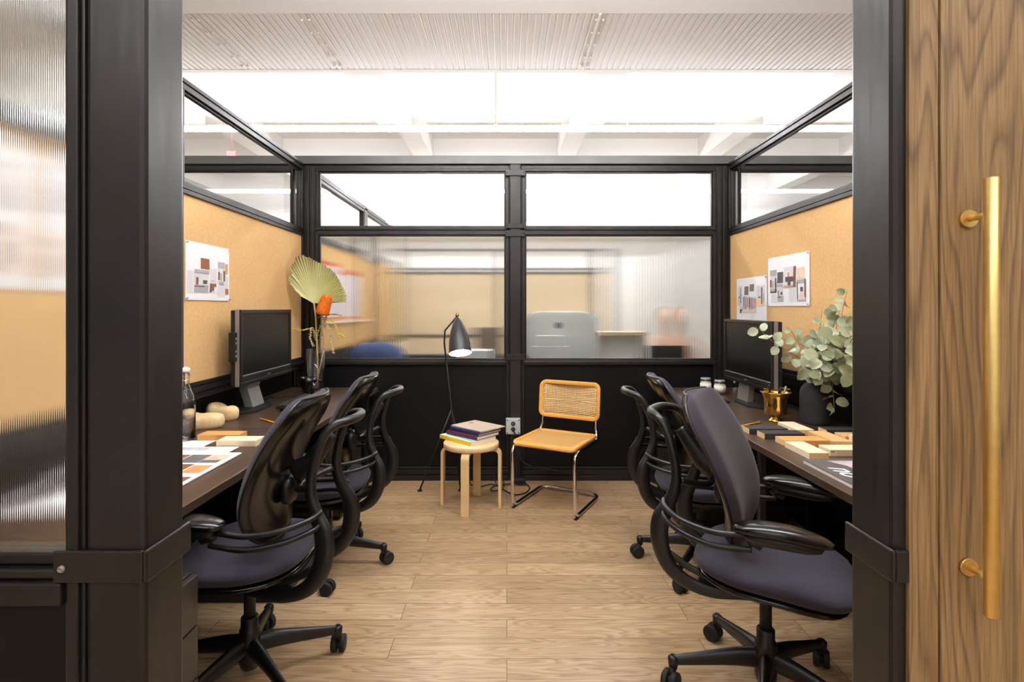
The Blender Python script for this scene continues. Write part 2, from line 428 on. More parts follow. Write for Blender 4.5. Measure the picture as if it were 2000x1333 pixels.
# centre post with clamps
m = MB(); m.box(x1-.004, x2+.004, YB+.052, YB+.07, 0, zb(324)); m.box(x1+.012, x2-.012, YB-.022, YB+.09, 0, zb(322)); m.box(x1+.001, x1+.010, YB-.01, YB+.06, 0, zb(324)); m.box(x2-.010, x2-.001, YB-.01, YB+.06, 0, zb(324))
trim(m)
m = MB()
for a, b in ((345, 333), (447, 438), (463, 451), (703, 692)):
    m.box(x1-.022, x2+.022, YB-.034, YB-.023, zb(a), zb(b))
    bolts(m, [(x1-.010, YB-.034, (zb(a)+zb(b))/2), (x2+.010, YB-.034, (zb(a)+zb(b))/2)])
trim(m, .002)
# corner posts
for a, b, s in ((x0, XL, 1), (x3, XR, -1)):
    lo, hi = sorted((a-s*.003, b-s*.05))
    m = MB(); m.box(lo, hi, YB-.005, YB+.09, 0, zb(326))
    c = a-s*.018; m.box(c-.010, c+.010, YB-.022, YB, 0, zb(326))
    c = a-s*.048; m.box(c-.006, c+.006, YB-.03, YB, 0, zb(326))
    bolts(m, [(a-s*.018, YB-.022, z) for z in (2.37, 2.02, 1.90, 1.45, 1.01, .90, .4)], r=.005)
    trim(m, .002)
# neighbouring cubicles' back windows seen through the side glazing
for a, b in ((-3.05, XL-.09), (XR+.09, 3.3)):
    window('X', a, b, zb(449), zb(327), YB+.01, 1)
    m = MB(); m.box(a, b, YB+.02, YB+.06, 0, zb(450)); trim(m, 0, BLACKP)
# ---------------- side partitions
NEAR, FARY = .93, YB-.01
def side(X, s, name):
    """X face of the frames, s = direction away from the aisle (-1 left, +1 right)"""
    for (a, b) in ((2.64, FARY-.005), (NEAR, 2.56)):
        window('Y', a, b, 1.955, 2.475, X, s, 'clear', .03, .05)
        m = MB(); ring(m, 'Y', a, b, .955, 1.952, .022, *sorted((X, X+s*.05))); trim(m, .002)
    d = sorted((X-.004*s, X+s*.07))
    m = MB(); m.box(d[0], d[1], 2.565, 2.635, 0, 2.50); m.box(*sorted((X-.012*s, X)), 2.58, 2.62, 0, 2.49)
    bolts(m, [(X-.012*s, 2.6, z) for z in (2.4, 2.0, 1.9, 1.0)], 'Y', -s, .005); trim(m, .002)
    m = MB(); m.box(*sorted((X-.006*s, X+s*.10)), NEAR, FARY, .925, .952); m.box(*sorted((X+.01*s, X+s*.10)), NEAR, FARY, .885, .925)
    trim(m, .003)
    m = MB(); m.box(*sorted((X-.004*s, X+s*.07)), NEAR, FARY, 2.478, 2.50); trim(m, .003)
    m = MB(); m.box(*sorted((X+s*.10, X+s*.125)), NEAR, YB+.08, 0, .93); struct(m.build('wall_'+name, BLACKP))
side(XL, -1, 'left'); side(XR, 1, 'right')
def pinboard(X, s, a, b, label):
    m = MB(); m.box(*sorted((X+s*.012, X+s*.03)), a, b, .977, 1.93)
    tag(m.build('pinboard', CORK), label, 'pinboard')
pinboard(XL, -1, 2.662, FARY-.027, 'tan cork pinboard on the left wall behind the monitor and palm leaf')
pinboard(XL, -1, NEAR+.022, 2.538, 'tan cork pinboard on the left wall nearest the camera, seen through the reeded glass')
pinboard(XR, 1, 2.662, FARY-.027, 'tan cork pinboard on the right wall with two moodboard sheets')
pinboard(XR, 1, NEAR+.022, 2.538, 'tan cork pinboard on the right wall nearest the camera, behind the steel post')

# ---------------- front partition (nearest): posts, clamps, reeded glass, oak cabinet
YF = .79
PLX1 = (283-990)*YF/F; PLX0 = (166-990)*YF/F
m = MB(); m.box(PLX0, PLX1, YF, YF+.098, 0, 3.0); trim(m, .008)
PRX0 = (1746-990)*YF/F; PRX1 = PRX0+.09
m = MB(); m.box(PRX0, PRX1, YF+.003, YF+.101, 0, 3.0); trim(m, .008)
# side channel of the left glazed frame
gx1 = (162-990)*YF/F
m = MB(); m.box((122-990)*YF/F, gx1, YF+.004, YF+.06, 0, 3.0)
m.box((122-990)*YF/F+.006, gx1-.006, YF-.002, YF+.004, 0, 3.0); trim(m, .004)
cx0_ = (1776-990)*(YF-.004)/F
def zn(py, Y=YF): return EYE-(py-603.0)*Y/F
gl0, gl1 = -1.52, (124-990)*YF/F
# near-left reeded pane
NW[0] += 1; r = struct(empty('window_%d' % NW[0])); rib = .0034; i0, i1 = gl0, gl1; n = int((i1-i0)/rib)*6; c = YF+.03
vs = []
for k in range(n+1):
    a = i0+(i1-i0)*k/n; o = rib*.03*math.cos(2*PI*(a-i0)/rib); vs += [(a, c-.003+o, zn(1088)), (a, c-.003+o, 3.0)]
m = MB(); m.add(vs, [(2*k, 2*k+2, 2*k+3, 2*k+1) for k in range(n)], True)
m.add([(i0, c+.003, zn(1088)), (i1, c+.003, zn(1088)), (i1, c+.003, 3.0), (i0, c+.003, 3.0)], [(3, 2, 1, 0)], False)
m.build('pane', REED, r, recalc=False)
m = MB(); m.box(gl0, gl1, YF+.012, YF+.055, zn(1112), zn(1088)); m.box(gl0, gl1, YF+.0, YF+.055, zn(1133), zn(1114))
m.box(gl0, gl1, YF-.006, YF+.055, zn(1182), zn(1137)); trim(m, .003)
m = MB(); m.box(gl0, gl1, YF+.01, YF+.04, 0, zn(1182)); struct(m.build('wall_front', BLACKP))
m = MB(); m.box(-1.62, -1.52, YF, YF+.1, 0, 3.0); trim(m)
# clamps
def clamp(x0, x1, y1, side):
    m = MB(); t = .006; z0, z1 = zn(1136), zn(1073)
    m.box(x0, x1, YF-t-.001, YF-.001, z0, z1)
    if side > 0: m.box(x1, x1+t, YF-t-.001, y1, z0, z1)
    else: m.box(x0-t, x0, YF-t-.001, y1, z0, z1)
    return m
m = clamp((110-990)*YF/F, PLX1+.001, YF+.105, 1); b = trim(m, .0025, STEEL)
m2 = MB(); m2.lathe([(.0055, 0), (.0055, .002), (.004, .0045), (.0022, .005), (.002, .003)], n=20, M=Matrix.Rotation(PI/2, 3, 'X'), c=((129-990)*YF/F, YF-.007, zn(1107)))
m2.build('bolt', ALU, b)
m = clamp(PRX0-.001, cx0_-.001, YF+.105, -1); trim(m, .0025, STEEL)
# oak cabinet wall on the right, with brass pull
m = MB(); cx0 = (1776-990)*(YF-.004)/F; cx1 = (1833-990)*(YF-.004)/F
r = struct(empty('door_1', (0, 0, 0)))
m.box(cx0, cx1, YF-.004, YF+.04, 0, 3.0); m.build('door_stile', OAK, r, bevel=.001)
m = MB(); m.box(cx1+.002, cx1+.75, YF-.006, YF+.04, 0, 3.0); m.build('door_leaf', OAK, r, bevel=.002)
YH = (YF-.006)-.038
hx = (1937-990)*YH/F; hz0 = EYE-(1205-603)*YH/F; hz1 = EYE-(347-603)*YH/F
h = empty('door_handle', (hx, YH, 0)); tag(h, 'long brushed brass bar pull on the oak door', 'handle'); h.name = 'door_handle'
h.parent = r; del h['category']
m = MB(); m.tube([(0, 0, hz0), (0, 0, hz0+.001), (0, 0, hz1-.001), (0, 0, hz1)], [.0085, .0093, .0093, .0085], 28); m.build('bar', BRASS, h)
for py in (428, 1106):
    m = MB(); z = EYE-(py-603)*(YF-.006)/F
    m.tube([(-.002, 0, z), (-.002, YF-.0065-YH, z)], .0048, 16)
    m.tube([(-.002, YF-.0085-YH-.003, z), (-.002, YF-.0065-YH, z)], .0125, 24)
    m.build('standoff', BRASS, h)

# ---------------- lights
def linear_light(x0, x1, y, z, top, label, e=1.0, rods=()):
    r = empty('linear_light', ((x0+x1)/2, y, z)); tag(r, label, 'light'); w = (x1-x0)/2
    m = MB(); m.tube([(-w, 0, 0), (w, 0, 0)], .032, 14); m.build('diffuser', glow('tube_glow', (250, 251, 255), e*LAMP_E), r)
    m = MB(); m.box(-w-.02, -w, -.035, .035, -.035, .035); m.box(w, w+.02, -.035, .035, -.035, .035); m.build_each('end_cap', WHITE, r)
    m = MB()
    for X in rods: m.cyl((X-(x0+x1)/2, 0, .03), (X-(x0+x1)/2, 0, top-z), .006, 8)
    m.build_each('hanger_rod', WHITE, r)
linear_light(-4.2, 4.6, 5.5, 3.20, 3.95, 'long white linear pendant light crossing behind the glass partition', e=.66, rods=(-2.6, (1225-990)*5.5/F, 3.6))
linear_light(-1.4, 1.6, 2.1, 3.05, 3.40, 'added out-of-view linear light over the cubicle aisle', e=1.25, rods=(-1, 1.2))  # extra lamp, added above the view to brighten aisle and floor
linear_light(-2.4, 2.6, -1.2, 2.9, 3.40, 'linear pendant light behind the viewpoint', e=.5, rods=(-1.8, 2.0))
linear_light(-4.0, 4.6, 8.9, 3.30, 3.95, 'added linear light furthest back in the hall', e=.5, rods=(-3, 0, 3.4))  # extra lamp, added to brighten the hall beyond the glass
# sprinkler + red alarm
m = MB(); c = at_depth(968, 243, 5.4); m.cyl((c.x, c.y, c.z+.02), (c.x, c.y, 3.95), .006, 8); m.cyl(c, c+Vector((0, 0, .03)), .012); m.cyl(c-Vector((0, 0, .02)), c-Vector((0, 0, .015)), .022)
tag(m.build('sprinkler', plain('sprinkler_copper', (205, 150, 110), .4, .5)), 'small copper ceiling sprinkler head above the centre', 'sprinkler')
m = MB(); c = at_depth(453, 300, 5.9); m.box(c.x-.05, c.x+.05, c.y-.02, c.y+.02, c.z-.03, c.z+.02); m.cyl((c.x, c.y, c.z+.02), (c.x, c.y, 3.6), .004, 8)
tag(m.build('ceiling_alarm', plain('alarm_red', (205, 80, 80), .5)), 'small red alarm box high above the left glass', 'alarm')

# ================================================================== DESKS
def desk(x0, x1, y0, y1, s, label):
    """s = +1 when the wall is at larger x"""
    r = empty('desk', ((x0+x1)/2, (y0+y1)/2, 0)); tag(r, label, 'desk', None)
    ox, oy = (x0+x1)/2, (y0+y1)/2; a, b, c, d = x0-ox, x1-ox, y0-oy, y1-oy
    m = MB(); m.box(a, b, c+.002, d-.002, DZ-.032, DZ); m.build('desktop', WALNUT, r, bevel=.003)
    wx = b if s > 0 else a
    fx0, fx1 = (a+.24, b-.04) if s > 0 else (a+.04, b-.24)
    m = MB(); m.box(fx0, fx1, c+.03, d-.03, DZ-.075, DZ-.033); m.build('underframe', MATTE, r)
    for yy in ((c+.42, d-.18) if y0 > 2.5 else (c+.30, d-.275)):
        m = MB(); t = .016
        m.box(a+.03, a+.03+2*t, yy-t, yy+t, .02, DZ-.033); m.box(b-.03-2*t, b-.03, yy-t, yy+t, .02, DZ-.033)
        m.box(a+.03, b-.03, yy-t, yy+t, .0, .03); m.box(a+.03+2*t, b-.03-2*t, yy-t, yy+t, .15, .18)
        m.build('leg', STEEL, r, bevel=.004)
    # cable slot along the wall edge
    m = MB(); e = wx-s*.075; m.box(*sorted((e, e+s*.035)), c+.35, d-.45, DZ, DZ+.004); m.build('cable_slot', MATTE, r, bevel=.001)
DLX0, DLX1, DRX0, DRX1 = XL-.09, -1.005, 1.135, XR+.09
desk(DLX0, DLX1, 2.765, 4.20, -1, 'dark walnut desk on the left carrying the monitor and palm leaf vase')
desk(DLX0, DLX1, 1.30, 2.765, -1, 'dark walnut desk on the left carrying papers and the clear bottle')
desk(DRX0, DRX1, 2.765, 4.20, 1, 'dark walnut desk on the right carrying the monitor and candle jars')
desk(DRX0, DRX1, 1.30, 2.765, 1, 'dark walnut desk on the right carrying wood blocks and magazine')
def pedestal(x0, x1, y0, y1, s, label, knobs=True):
    r = empty('pedestal', ((x0+x1)/2, (y0+y1)/2, 0)); tag(r, label, 'drawer cabinet')
    ox, oy = (x0+x1)/2, (y0+y1)/2; a, b, c, d = x0-ox, x1-ox, y0-oy, y1-oy
    m = MB(); m.box(a+(0 if s > 0 else .0)+(.02 if s > 0 else 0), b-(.02 if s < 0 else 0), c, d, .03, .60); m.build('body', MATTE2, r, bevel=.003)
    fx = a if s > 0 else b
    for (p, q) in ((.035, .30), (.305, .45), (.455, .595)):
        m = MB(); m.box(*sorted((fx, fx+s*.019)), c+.004, d-.004, p, q); dr = m.build('drawer', MATTE2, r, bevel=.002)
        if q > .5:
            m = MB(); m.cyl((fx, c+.06 if s < 0 else d-.06, .55), (fx-s*.012, c+.06 if s < 0 else d-.06, .55), .011, 16); m.build('lock', CHROME, dr)
    for X in (a+.05, b-.05):
        for Y in (c+.05, d-.05):
            m = MB(); m.cyl((X, Y, 0), (X, Y, .03), .018, 12); m.build('foot', RUBBER, r)
MATTE2 = plain('dark_bronze_laminate', (44, 38, 33), .32, var=.04)
pedestal(DLX0+.12, -.885, 1.10, 1.545, -1, 'dark drawer pedestal with chrome lock at the lower left beside the post')
pedestal(DLX0+.12, -1.05, 3.42, 3.88, -1, 'dark drawer pedestal under the far left desk behind the chair')
pedestal(1.05, DRX1-.12, 3.30, 3.76, 1, 'dark drawer pedestal under the far right desk behind the chair')

# ================================================================== OFFICE CHAIRS
def make_task_chair(base_rot):
    r = empty('task_chair', (0, 0, 0))
    tag(r, 'x', 'office chair')
    # base
    m = MB(); m.lathe([(.030, .055), (.036, .075), (.038, .17), (.034, .195), (.030, .20), (.030, .235), (.026, .24)], n=24); m.build('hub', PLASTIC, r)
    m = MB(); m.lathe([(.020, .235), (.020, .39)], n=18); m.lathe([(.025, .33), (.025, .40)], n=18); m.build('gas_column', MATTE, r)
    for k in range(5):
        a = base_rot+k*2*PI/5; d = Vector((math.cos(a), math.sin(a), 0)); up = Vector((0, 0, 1))
        pts = [d*q+up*z for q, z in ((.02, .135), (.08, .132), (.15, .122), (.23, .108), (.29, .098), (.315, .094))]
        rr = [.036, .033, .028, .023, .019, .016]
        m = MB(); m.tube(spline(pts, 4), interp(rr, 4), 12, flat=(1.0, .62), up=(0, 0, 1))
        m.tube([d*.312+up*z for z in (.112, .104, .085, .066)], [.010, .019, .018, .014], 14)
        leg = m.build('leg', PLASTIC, r)
        # caster, twin wheel, swivelled
        sw = a+random.uniform(.5, 1.2); t = Vector((math.cos(sw), math.sin(sw), 0)); n_ = Vector((-math.sin(sw), math.cos(sw), 0))
        c = d*.312+t*.018+up*.032
        m = MB()
        for sgn in (-1, 1):
            m.tube([c+n_*sgn*q for q in (.005, .007, .023, .027)], [.027, .032, .032, .027], 24)
        m.tube([c-n_*.006, c+n_*.006], .020, 16); m.tube([d*.312+up*.075, c+up*.01], [.014, .011], 10)
        m.build('caster', RUBBER, leg)
    # mechanism
    m = MB(); m.sell((-.02, 0, .405), .13, .085, .026, 4, 4, 24, 10); m.box(-.20, -.02, -.115, .115, .39, .41); m.build('mechanism', MATTE, r, bevel=.004)
    # seat pan and pad
    def droop(p):
        q = p.copy(); u = p.x/.25
        if u > .2: q.z -= .045*(u-.2)**1.6
        if u < -.3: q.z += .02*(-u-.3)
        q.z += .012*(p.y/.25)**2; return q
    m = MB(); m.sell((.02, 0, .432), .235, .235, .020, 3, 2.8, 36, 10, fn=droop); m.build('seat_pan', GLOSS, r)
    m = MB(); m.sell((.025, 0, .472), .250, .252, .042, 2.6, 2.9, 40, 16, fn=droop); m.build('seat', FABRIC, r)
    # backrest: profile by height v in 0..1
    prof = [(-.125, .545), (-.105, .62), (-.108, .70), (-.138, .80), (-.185, .90), (-.228, .97), (-.268, 1.045)]
    pr = spline([(x, 0, z) for x, z in prof], 6); wd_ = interp([.150, .190, .222, .236, .236, .228, .205], 6)
    n = len(pr)-1
    def bpt(u, v, off):
        q = v*n; i = min(int(q), n-1); t = q-i; p = pr[i].lerp(pr[i+1], t); w = wd_[i]*(1-t)+wd_[i+1]*t
        e = abs(2*v-1)**7; w = w*(1-.36*e)
        y = (2*u-1)*w
        tx = (pr[i+1]-pr[i]).normalized(); nx = Vector((tx.z, 0, -tx.x))     # forward normal
        wrap = .035*(2*u-1)**2
        return Vector((p.x+wrap, y, p.z))+nx*off
    def slab(m, th0, th1, sc, nu=18, nv=30):
        for (side_, th) in ((1, th1), (-1, th0)):
            def P(a, b, side_=side_, th=th):
                u = .5+(a-.5)*sc; v = .5+(b-.5)*sc
                edge = (1-abs(2*a-1)**6)*(1-abs(2*b-1)**10)
                return bpt(u, v, th*(max(0, edge)**.5))
            m.grid(P, nu, nv)
        bm_join(m)
    m = MB(); slab(m, -.002, .042, 1.0); m.build('backrest', FABRIC, r, recalc=True)
    m = MB(); slab(m, -.020, -.003, 1.012); m.build('backrest_shell', GLOSS, r, recalc=True)
    m = MB(); rim = []
    for a, b in [(t/20, 0) for t in range(20)]+[(1, t/30) for t in range(30)]+[(1-t/20, 1) for t in range(20)]+[(0, 1-t/30) for t in range(30)]:
        rim.append(bpt(.5+(a-.5)*1.012, .5+(b-.5)*1.012, -.004))
    rings = []; N = len(rim)
    m.tube(rim+[rim[0]], .0055, 8, caps=False); m.build('rim', PLASTIC, r)
    # rear bracket holding the shell
    m = MB(); m.tube(spline([(-.30, 0, .90), (-.255, 0, .84), (-.215, 0, .79), (-.16, 0, .76)], 4), interp([.012, .018, .022, .028], 4), 12, flat=(.7, 1.6), up=(0, 1, 0))
    m.tube(spline([(-.262, -.12, .74), (-.20, -.06, .72), (-.185, 0, .715), (-.20, .06, .72), (-.262, .12, .74)], 5), .012, 10)
    m.sell((-.145, 0, .70), .022, .055, .05, 3, 3, 20, 10)
    m.build('back_bracket', PLASTIC, r)
    # frame: two C-shaped side yokes joined by a loop behind the back
    path = [(.06, .405), (-.06, .388), (-.15, .378), (-.230, .396), (-.29, .44), (-.322, .515), (-.322, .595), (-.292, .665), (-.272, .73), (-.275, .80), (-.292, .87), (-.315, .925)]
    rad = [.016, .020, .024, .028, .032, .036, .036, .026, .019, .0165, .016, .0155]
    yy = [.10, .115, .13, .145, .155, .158, .155, .145, .138, .134, .130, .124]
    loop = [(-.345, .955, .112), (-.385, .965, .07), (-.398, .966, 0.0)]
    L3 = [Vector((p[0], y, p[1])) for p, y in zip(path, yy)]+[Vector((a, c, b)) for a, b, c in loop]
    full = L3+[Vector((p.x, -p.y, p.z)) for p in reversed(L3[:-1])]
    rf = rad+[.0155, .016, .016]; rfull = rf+list(reversed(rf[:-1]))
    ff = [(.9, .45)]*6+[(.9, .5), (.9, .65), (1, .9)]+[(1, 1)]*6; fl = ff+list(reversed(ff[:-1]))
    k = 5; sp = spline(full, k); rs = interp(rfull, k)
    fs = list(zip(interp([a for a, b in fl], k), interp([b for a, b in fl], k)))
    m = MB()
    # build with a frame whose wide axis stays in the XZ plane
    rings = []
    N = len(sp); prev = None
    for i, p in enumerate(sp):
        t = (sp[min(i+1, N-1)]-sp[max(i-1, 0)]).normalized()
        b = Vector((0, 1, 0))-t*t.y
        if abs(t.y) > .8 or b.length < .35: b = prev-t*prev.dot(t) if prev is not None else t.orthogonal()
        b.normalize()
        if prev is not None and b.dot(prev) < 0: b = -b
        prev = b; a = t.cross(b)
        rings.append([p+a*math.cos(2*PI*q/14)*rs[i]*fs[i][0]+b*math.sin(2*PI*q/14)*rs[i]*fs[i][1] for q in range(14)])
    m.loft(rings)
    # inner web of each yoke
    for s in (-1, 1):
        m.tube(spline([(-.325, .152*s, .50), (-.275, .15*s, .475), (-.22, .14*s, .445), (-.15, .13*s, .425)], 4), .010, 10, flat=(1.3, .6), up=(0, 0, 1))
    m.build('back_frame', PLASTIC, r)
    # arms
    for s in (-1, 1):
        m = MB(); M_ = Matrix.Rotation(-.10*s, 3, 'Z')
        def arm(p):
            q = p.copy(); u = p.x/.135; q.z -= .012*u*u; q.y *= 1-.18*u; q.z += -.004*u; return q
        m.sell((.085, .268*s, .685), .140, .046, .020, 2.6, 2.4, 28, 10, M=M_, fn=arm); ap = m.build('armrest', GLOSS, r)
        m = MB(); m.sell((.085, .266*s, .655), .11, .030, .020, 3, 3, 20, 8, M=M_)
        m.tube([(-.005, .262*s, .655), (.005, .264*s, .64), (.03, .266*s, .625)], [.026, .024, .014], 10, flat=(1, .5), up=(0, 0, 1)); m.build('arm_bracket', PLASTIC, ap)
        for z0, z1 in ((.672, .655), (.632, .612)):
            m = MB(); m.tube(spline([(-.31, .150*s, z0), (-.29, .20*s, z0-.008), (-.22, .255*s, z0-.02), (-.12, .275*s, z1-.012), (-.03, .27*s, z1-.004), (0, .266*s, z1)], 5), .0095, 10)
            m.build('arm_tube', PLASTIC, r)
    return r
def bm_join(m): pass
CH = [  # x, y, facing angle, base angle, height offset, label
    (-.935, 1.955, PI, math.radians(30), 0, 'black office chair nearest on the left, its glossy shell back to the aisle'),
    (.905, 1.88, math.radians(-34), math.radians(27), 0, 'black office chair nearest on the right, turned to show its purple-grey fabric'),
    (-.965, 2.85, PI, 0.0, -.04, 'black office chair behind the front left one, at the left desk with the monitor'),
    (1.02, 2.83, math.radians(-4), math.radians(15), -.045, 'black office chair at the right desk below the candle jars, furthest back on the right'),
]
for (x, y, fa, ba, dz, lab) in CH:
    random.seed(int(x*100)); c = make_task_chair(ba-fa); c.location = (x, y, 0); c.rotation_euler = (0, 0, fa); c['label'] = lab
    c['group'] = 'office chairs at the desks'
    if dz:
        for ch in children(c):
            if ch.name.split('.')[0] not in ('hub', 'leg', 'gas_column'): ch.location.z += dz

# ================================================================== CESCA-STYLE CHAIR
def cane_chair():
    bx = [on_plane(995, 993, 0), on_plane(1127, 1021, 0), on_plane(1172, 975, 0), on_plane(1058, 951, 0)]
    fl, fr, rr, rl = bx
    mid_f = (fl+fr)/2; mid_r = (rl+rr)/2; fwd = (mid_f-mid_r); fwd.z = 0; fwd.normalize()
    ang = math.atan2(fwd.y, fwd.x); ctr = (mid_f+mid_r)/2
    r = empty('cane_chair', (ctr.x, ctr.y, 0), ang); tag(r, 'cantilever chair with chrome tube frame and cane seat and back', 'chair')
    # local: +x front, y lateral
    W = .225; FX = .235; RX = -.245; R = .0125
    def arcpts(a, c, b, n=6):
        a, b, c = Vector(a), Vector(b), Vector(c); return [a*(1-t)**2+c*2*t*(1-t)+b*t*t for t in [i/n for i in range(n+1)]]
    def half(s):
        p = []
        p += [Vector((-.265, .205*s, .80)), Vector((-.245, .205*s, .62)), Vector((-.222, .208*s, .54))]
        p += arcpts((-.215, .21*s, .50), (-.205, W*s, .425), (-.14, W*s, .425))
        p += arcpts((FX-.07, W*s, .425), (FX, W*s, .425), (FX, W*s, .36))
        p += arcpts((FX, W*s, .09), (FX, W*s, R+.004), (FX-.07, W*s, R+.004))
        p += arcpts((RX+.07, W*s, R+.004), (RX, W*s, R+.004), (RX, (W-.07)*s, R+.004))
        return p
    a = half(1); b = half(-1); m = MB(); m.tube(a+list(reversed(b)), R, 14); m.build('frame', CHROME, r)
    for s in (-1, 1):
        m = MB(); m.box(FX-.055, FX-.005, W*s-.010, W*s+.010, 0, .006); m.box(-.19, FX-.055, W*s-.006, W*s+.006, 0, .005); m.build('glide', RUBBER, r, bevel=.002)
    # seat: wood frame with cane inset
    def rr_ring(m, P, a0, a1, b0, b1, rad, wd_, th, n=6):
        outer = []; inner = []
        for cx, cy, st in ((a1-rad, b1-rad, 0), (a0+rad, b1-rad, 1), (a0+rad, b0+rad, 2), (a1-rad, b0+rad, 3)):
            for i in range(n+1):
                t = (st+i/n)*PI/2; outer.append((cx+rad*math.cos(t), cy+rad*math.sin(t)))
                ri = max(rad-wd_, .006); inner.append((cx+(rad-wd_ if rad > wd_ else ri-(wd_-rad))*math.cos(t) if rad > wd_ else cx+(-(wd_-rad)*(1 if math.cos((st+.5)*PI/2) > 0 else -1)), cy+(rad-wd_)*math.sin(t) if rad > wd_ else cy+(-(wd_-rad)*(1 if math.sin((st+.5)*PI/2) > 0 else -1))))
        N = len(outer); sec = []
        for (o, i_) in zip(outer, inner):
            mx = ((o[0]+i_[0])/2, (o[1]+i_[1])/2)
            ring_ = []
            for k in range(10):
                t = 2*PI*k/10; q = .5+.5*math.copysign(abs(math.cos(t))**.6, math.cos(t)); h_ = th*math.copysign(abs(math.sin(t))**.6, math.sin(t))
                ring_.append(P(i_[0]+(o[0]-i_[0])*q, i_[1]+(o[1]-i_[1])*q, h_))
            sec.append(ring_)
        m.loft(sec, False, closed=True)
    SZ = .452
    m = MB(); rr_ring(m, lambda a, b, h_: Vector((a, b, SZ+h_-.008*(1 if a > .2 else 0)*(a-.2)/.03)), -.205, .245, -.232, .232, .045, .040, .013); m.build('seat_frame', BEECH, r)
    m = MB(); st = .0105
    n = int(.37/st)
    for i in range(n+1):
        X = -.167+i*.374/n; m.box(X-.0032, X+.0032, -.194, .194, SZ+.001, SZ+.004)
    n = int(.388/st)
    for i in range(n+1):
        Y = -.194+i*.388/n; m.box(-.167, .207, Y-.0032, Y+.0032, SZ+.0025, SZ+.0055)
    m.box(-.17, .21, -.198, .198, SZ-.004, SZ-.002)
    m.build('seat_cane', CANE2, r)
    # back
    def PB(a, b, h_):   # a vertical, b lateral
        curve = .035*(b/.23)**2
        return Vector((-.262-(a-.68)*.10+curve+h_, b, a-.010*math.cos(b/.23*PI/2)*(1 if a > .68 else -.4)))
    m = MB(); rr_ring(m, PB, .545, .825, -.238, .238, .055, .030, .011, 8); m.build('back_frame', BEECH, r)
    m = MB()
    nv = 18; nh = 36
    for i in range(nh+1):
        b = -.208+.416*i/nh; pts = [PB(.571+(.799-.571)*k/4, b, 0) for k in range(5)]
        m.tube(pts, .0028, 4, flat=(.5, 1.3), up=(1, 0, 0))
    for i in range(nv+1):
        a = .573+(.797-.573)*i/nv; pts = [PB(a, -.212+.424*k/12, .001) for k in range(13)]
        m.tube(pts, .0028, 4, flat=(1.3, .5), up=(0, 0, 1))
    m.build('back_cane', CANE, r)
    m = MB()
    for s in (-1, 1):
        m.tube([(-.252, .205*s, .60), (-.236, .205*s, .60)], .006, 10)
    m.build_each('screw', CHROME, r)
    return r
cane_chair()

# ================================================================== STOOL + BOOKS
st = empty('stool', (-.245, 3.70, 0), math.radians(8)); tag(st, 'round birch stool with four bent legs beside the cane chair', 'stool')
m = MB(); m.lathe([(.0, .405), (.185, .405), (.19, .410), (.19, .437), (.186, .441), (.0, .441)], n=48); m.build('seat', BIRCHTOP, st)
for k in range(4):
    a = math.radians(-106+90*k)
    m = MB(); d = Vector((math.cos(a), math.sin(a), 0)); t = Vector((-math.sin(a), math.cos(a), 0)); ring_pts = []
    path = [(.06, .394)]+[(.165+.035*math.sin(q*PI/12), .394-.035*(1-math.cos(q*PI/12))) for q in range(7)]+[(.200, .2), (.202, 0)]
    rings = []
    for i, (q, z) in enumerate(path):
        qa = path[max(i-1, 0)]; qb = path[min(i+1, len(path)-1)]; tx, tz = qb[0]-qa[0], qb[1]-qa[1]; l = math.hypot(tx, tz); nx, nz = -tz/l, tx/l
        h_ = .010; w = .027
        rings.append([d*(q+nx*h_*e)+t*(w*f)+Vector((0, 0, z+nz*h_*e)) for e, f in ((1, -1), (1, 1), (-1, 1), (-1, -1))])
    m.loft(rings); m.sm = [False]*len(m.sm); m.build('leg', BIRCH, st, bevel=.002)
def book(name, cx, cy, z, w, d, h, ang, cover, label, cat='book', art=None, soft=False):
    r = empty(name, (cx, cy, z), math.radians(ang)); tag(r, label, cat)
    t = .0018 if soft else .003
    m = MB(); m.box(-w/2, w/2, -d/2, d/2, 0, t); m.box(-w/2, w/2, -d/2, d/2, h-t, h); m.box(-w/2, -w/2+t, -d/2, d/2, t, h-t); c = m.build('cover', cover, r, bevel=.0006)
    e = .001 if soft else .004
    m = MB(); m.box(-w/2+t, w/2-e, -d/2+e, d/2-e, t, h-t); m.build('pages', PAGES, r)
    if art: art(r, w, d, h)
    return r
YEL = plain('yellow_cover', (240, 205, 40), .45); PLUM = plain('plum_cover', (86, 32, 66), .4); DKBR = plain('dark_brown_cover', (56, 40, 40), .5)
BLUE = plain('navy_cover', (38, 58, 112), .4); TAUPE = plain('taupe_cover', (176, 164, 152), .6)
AQUA = plain('aqua_print', (190, 224, 226), .45); AQUA2 = plain('teal_print', (110, 170, 176), .45)
def art_yellow(r, w, d, h):
    m = MB(); m.box(-w/2+.004, w/2, -d/2, d/2, h, h+.0006); m.build('cover_print', AQUA, r)
    m = MB()
    for q in range(5): m.poly([(-w/2+.02+q*.03, -d/2+.01, h+.001), (-w/2+.035+q*.03, -d/2+.01, h+.001), (-w/2+.05+q*.02, d/2-.02, h+.001), (-w/2+.04+q*.02, d/2-.02, h+.001)])
    m.build('cover_stripes', AQUA2, r)
bz = .4415; ang = 62
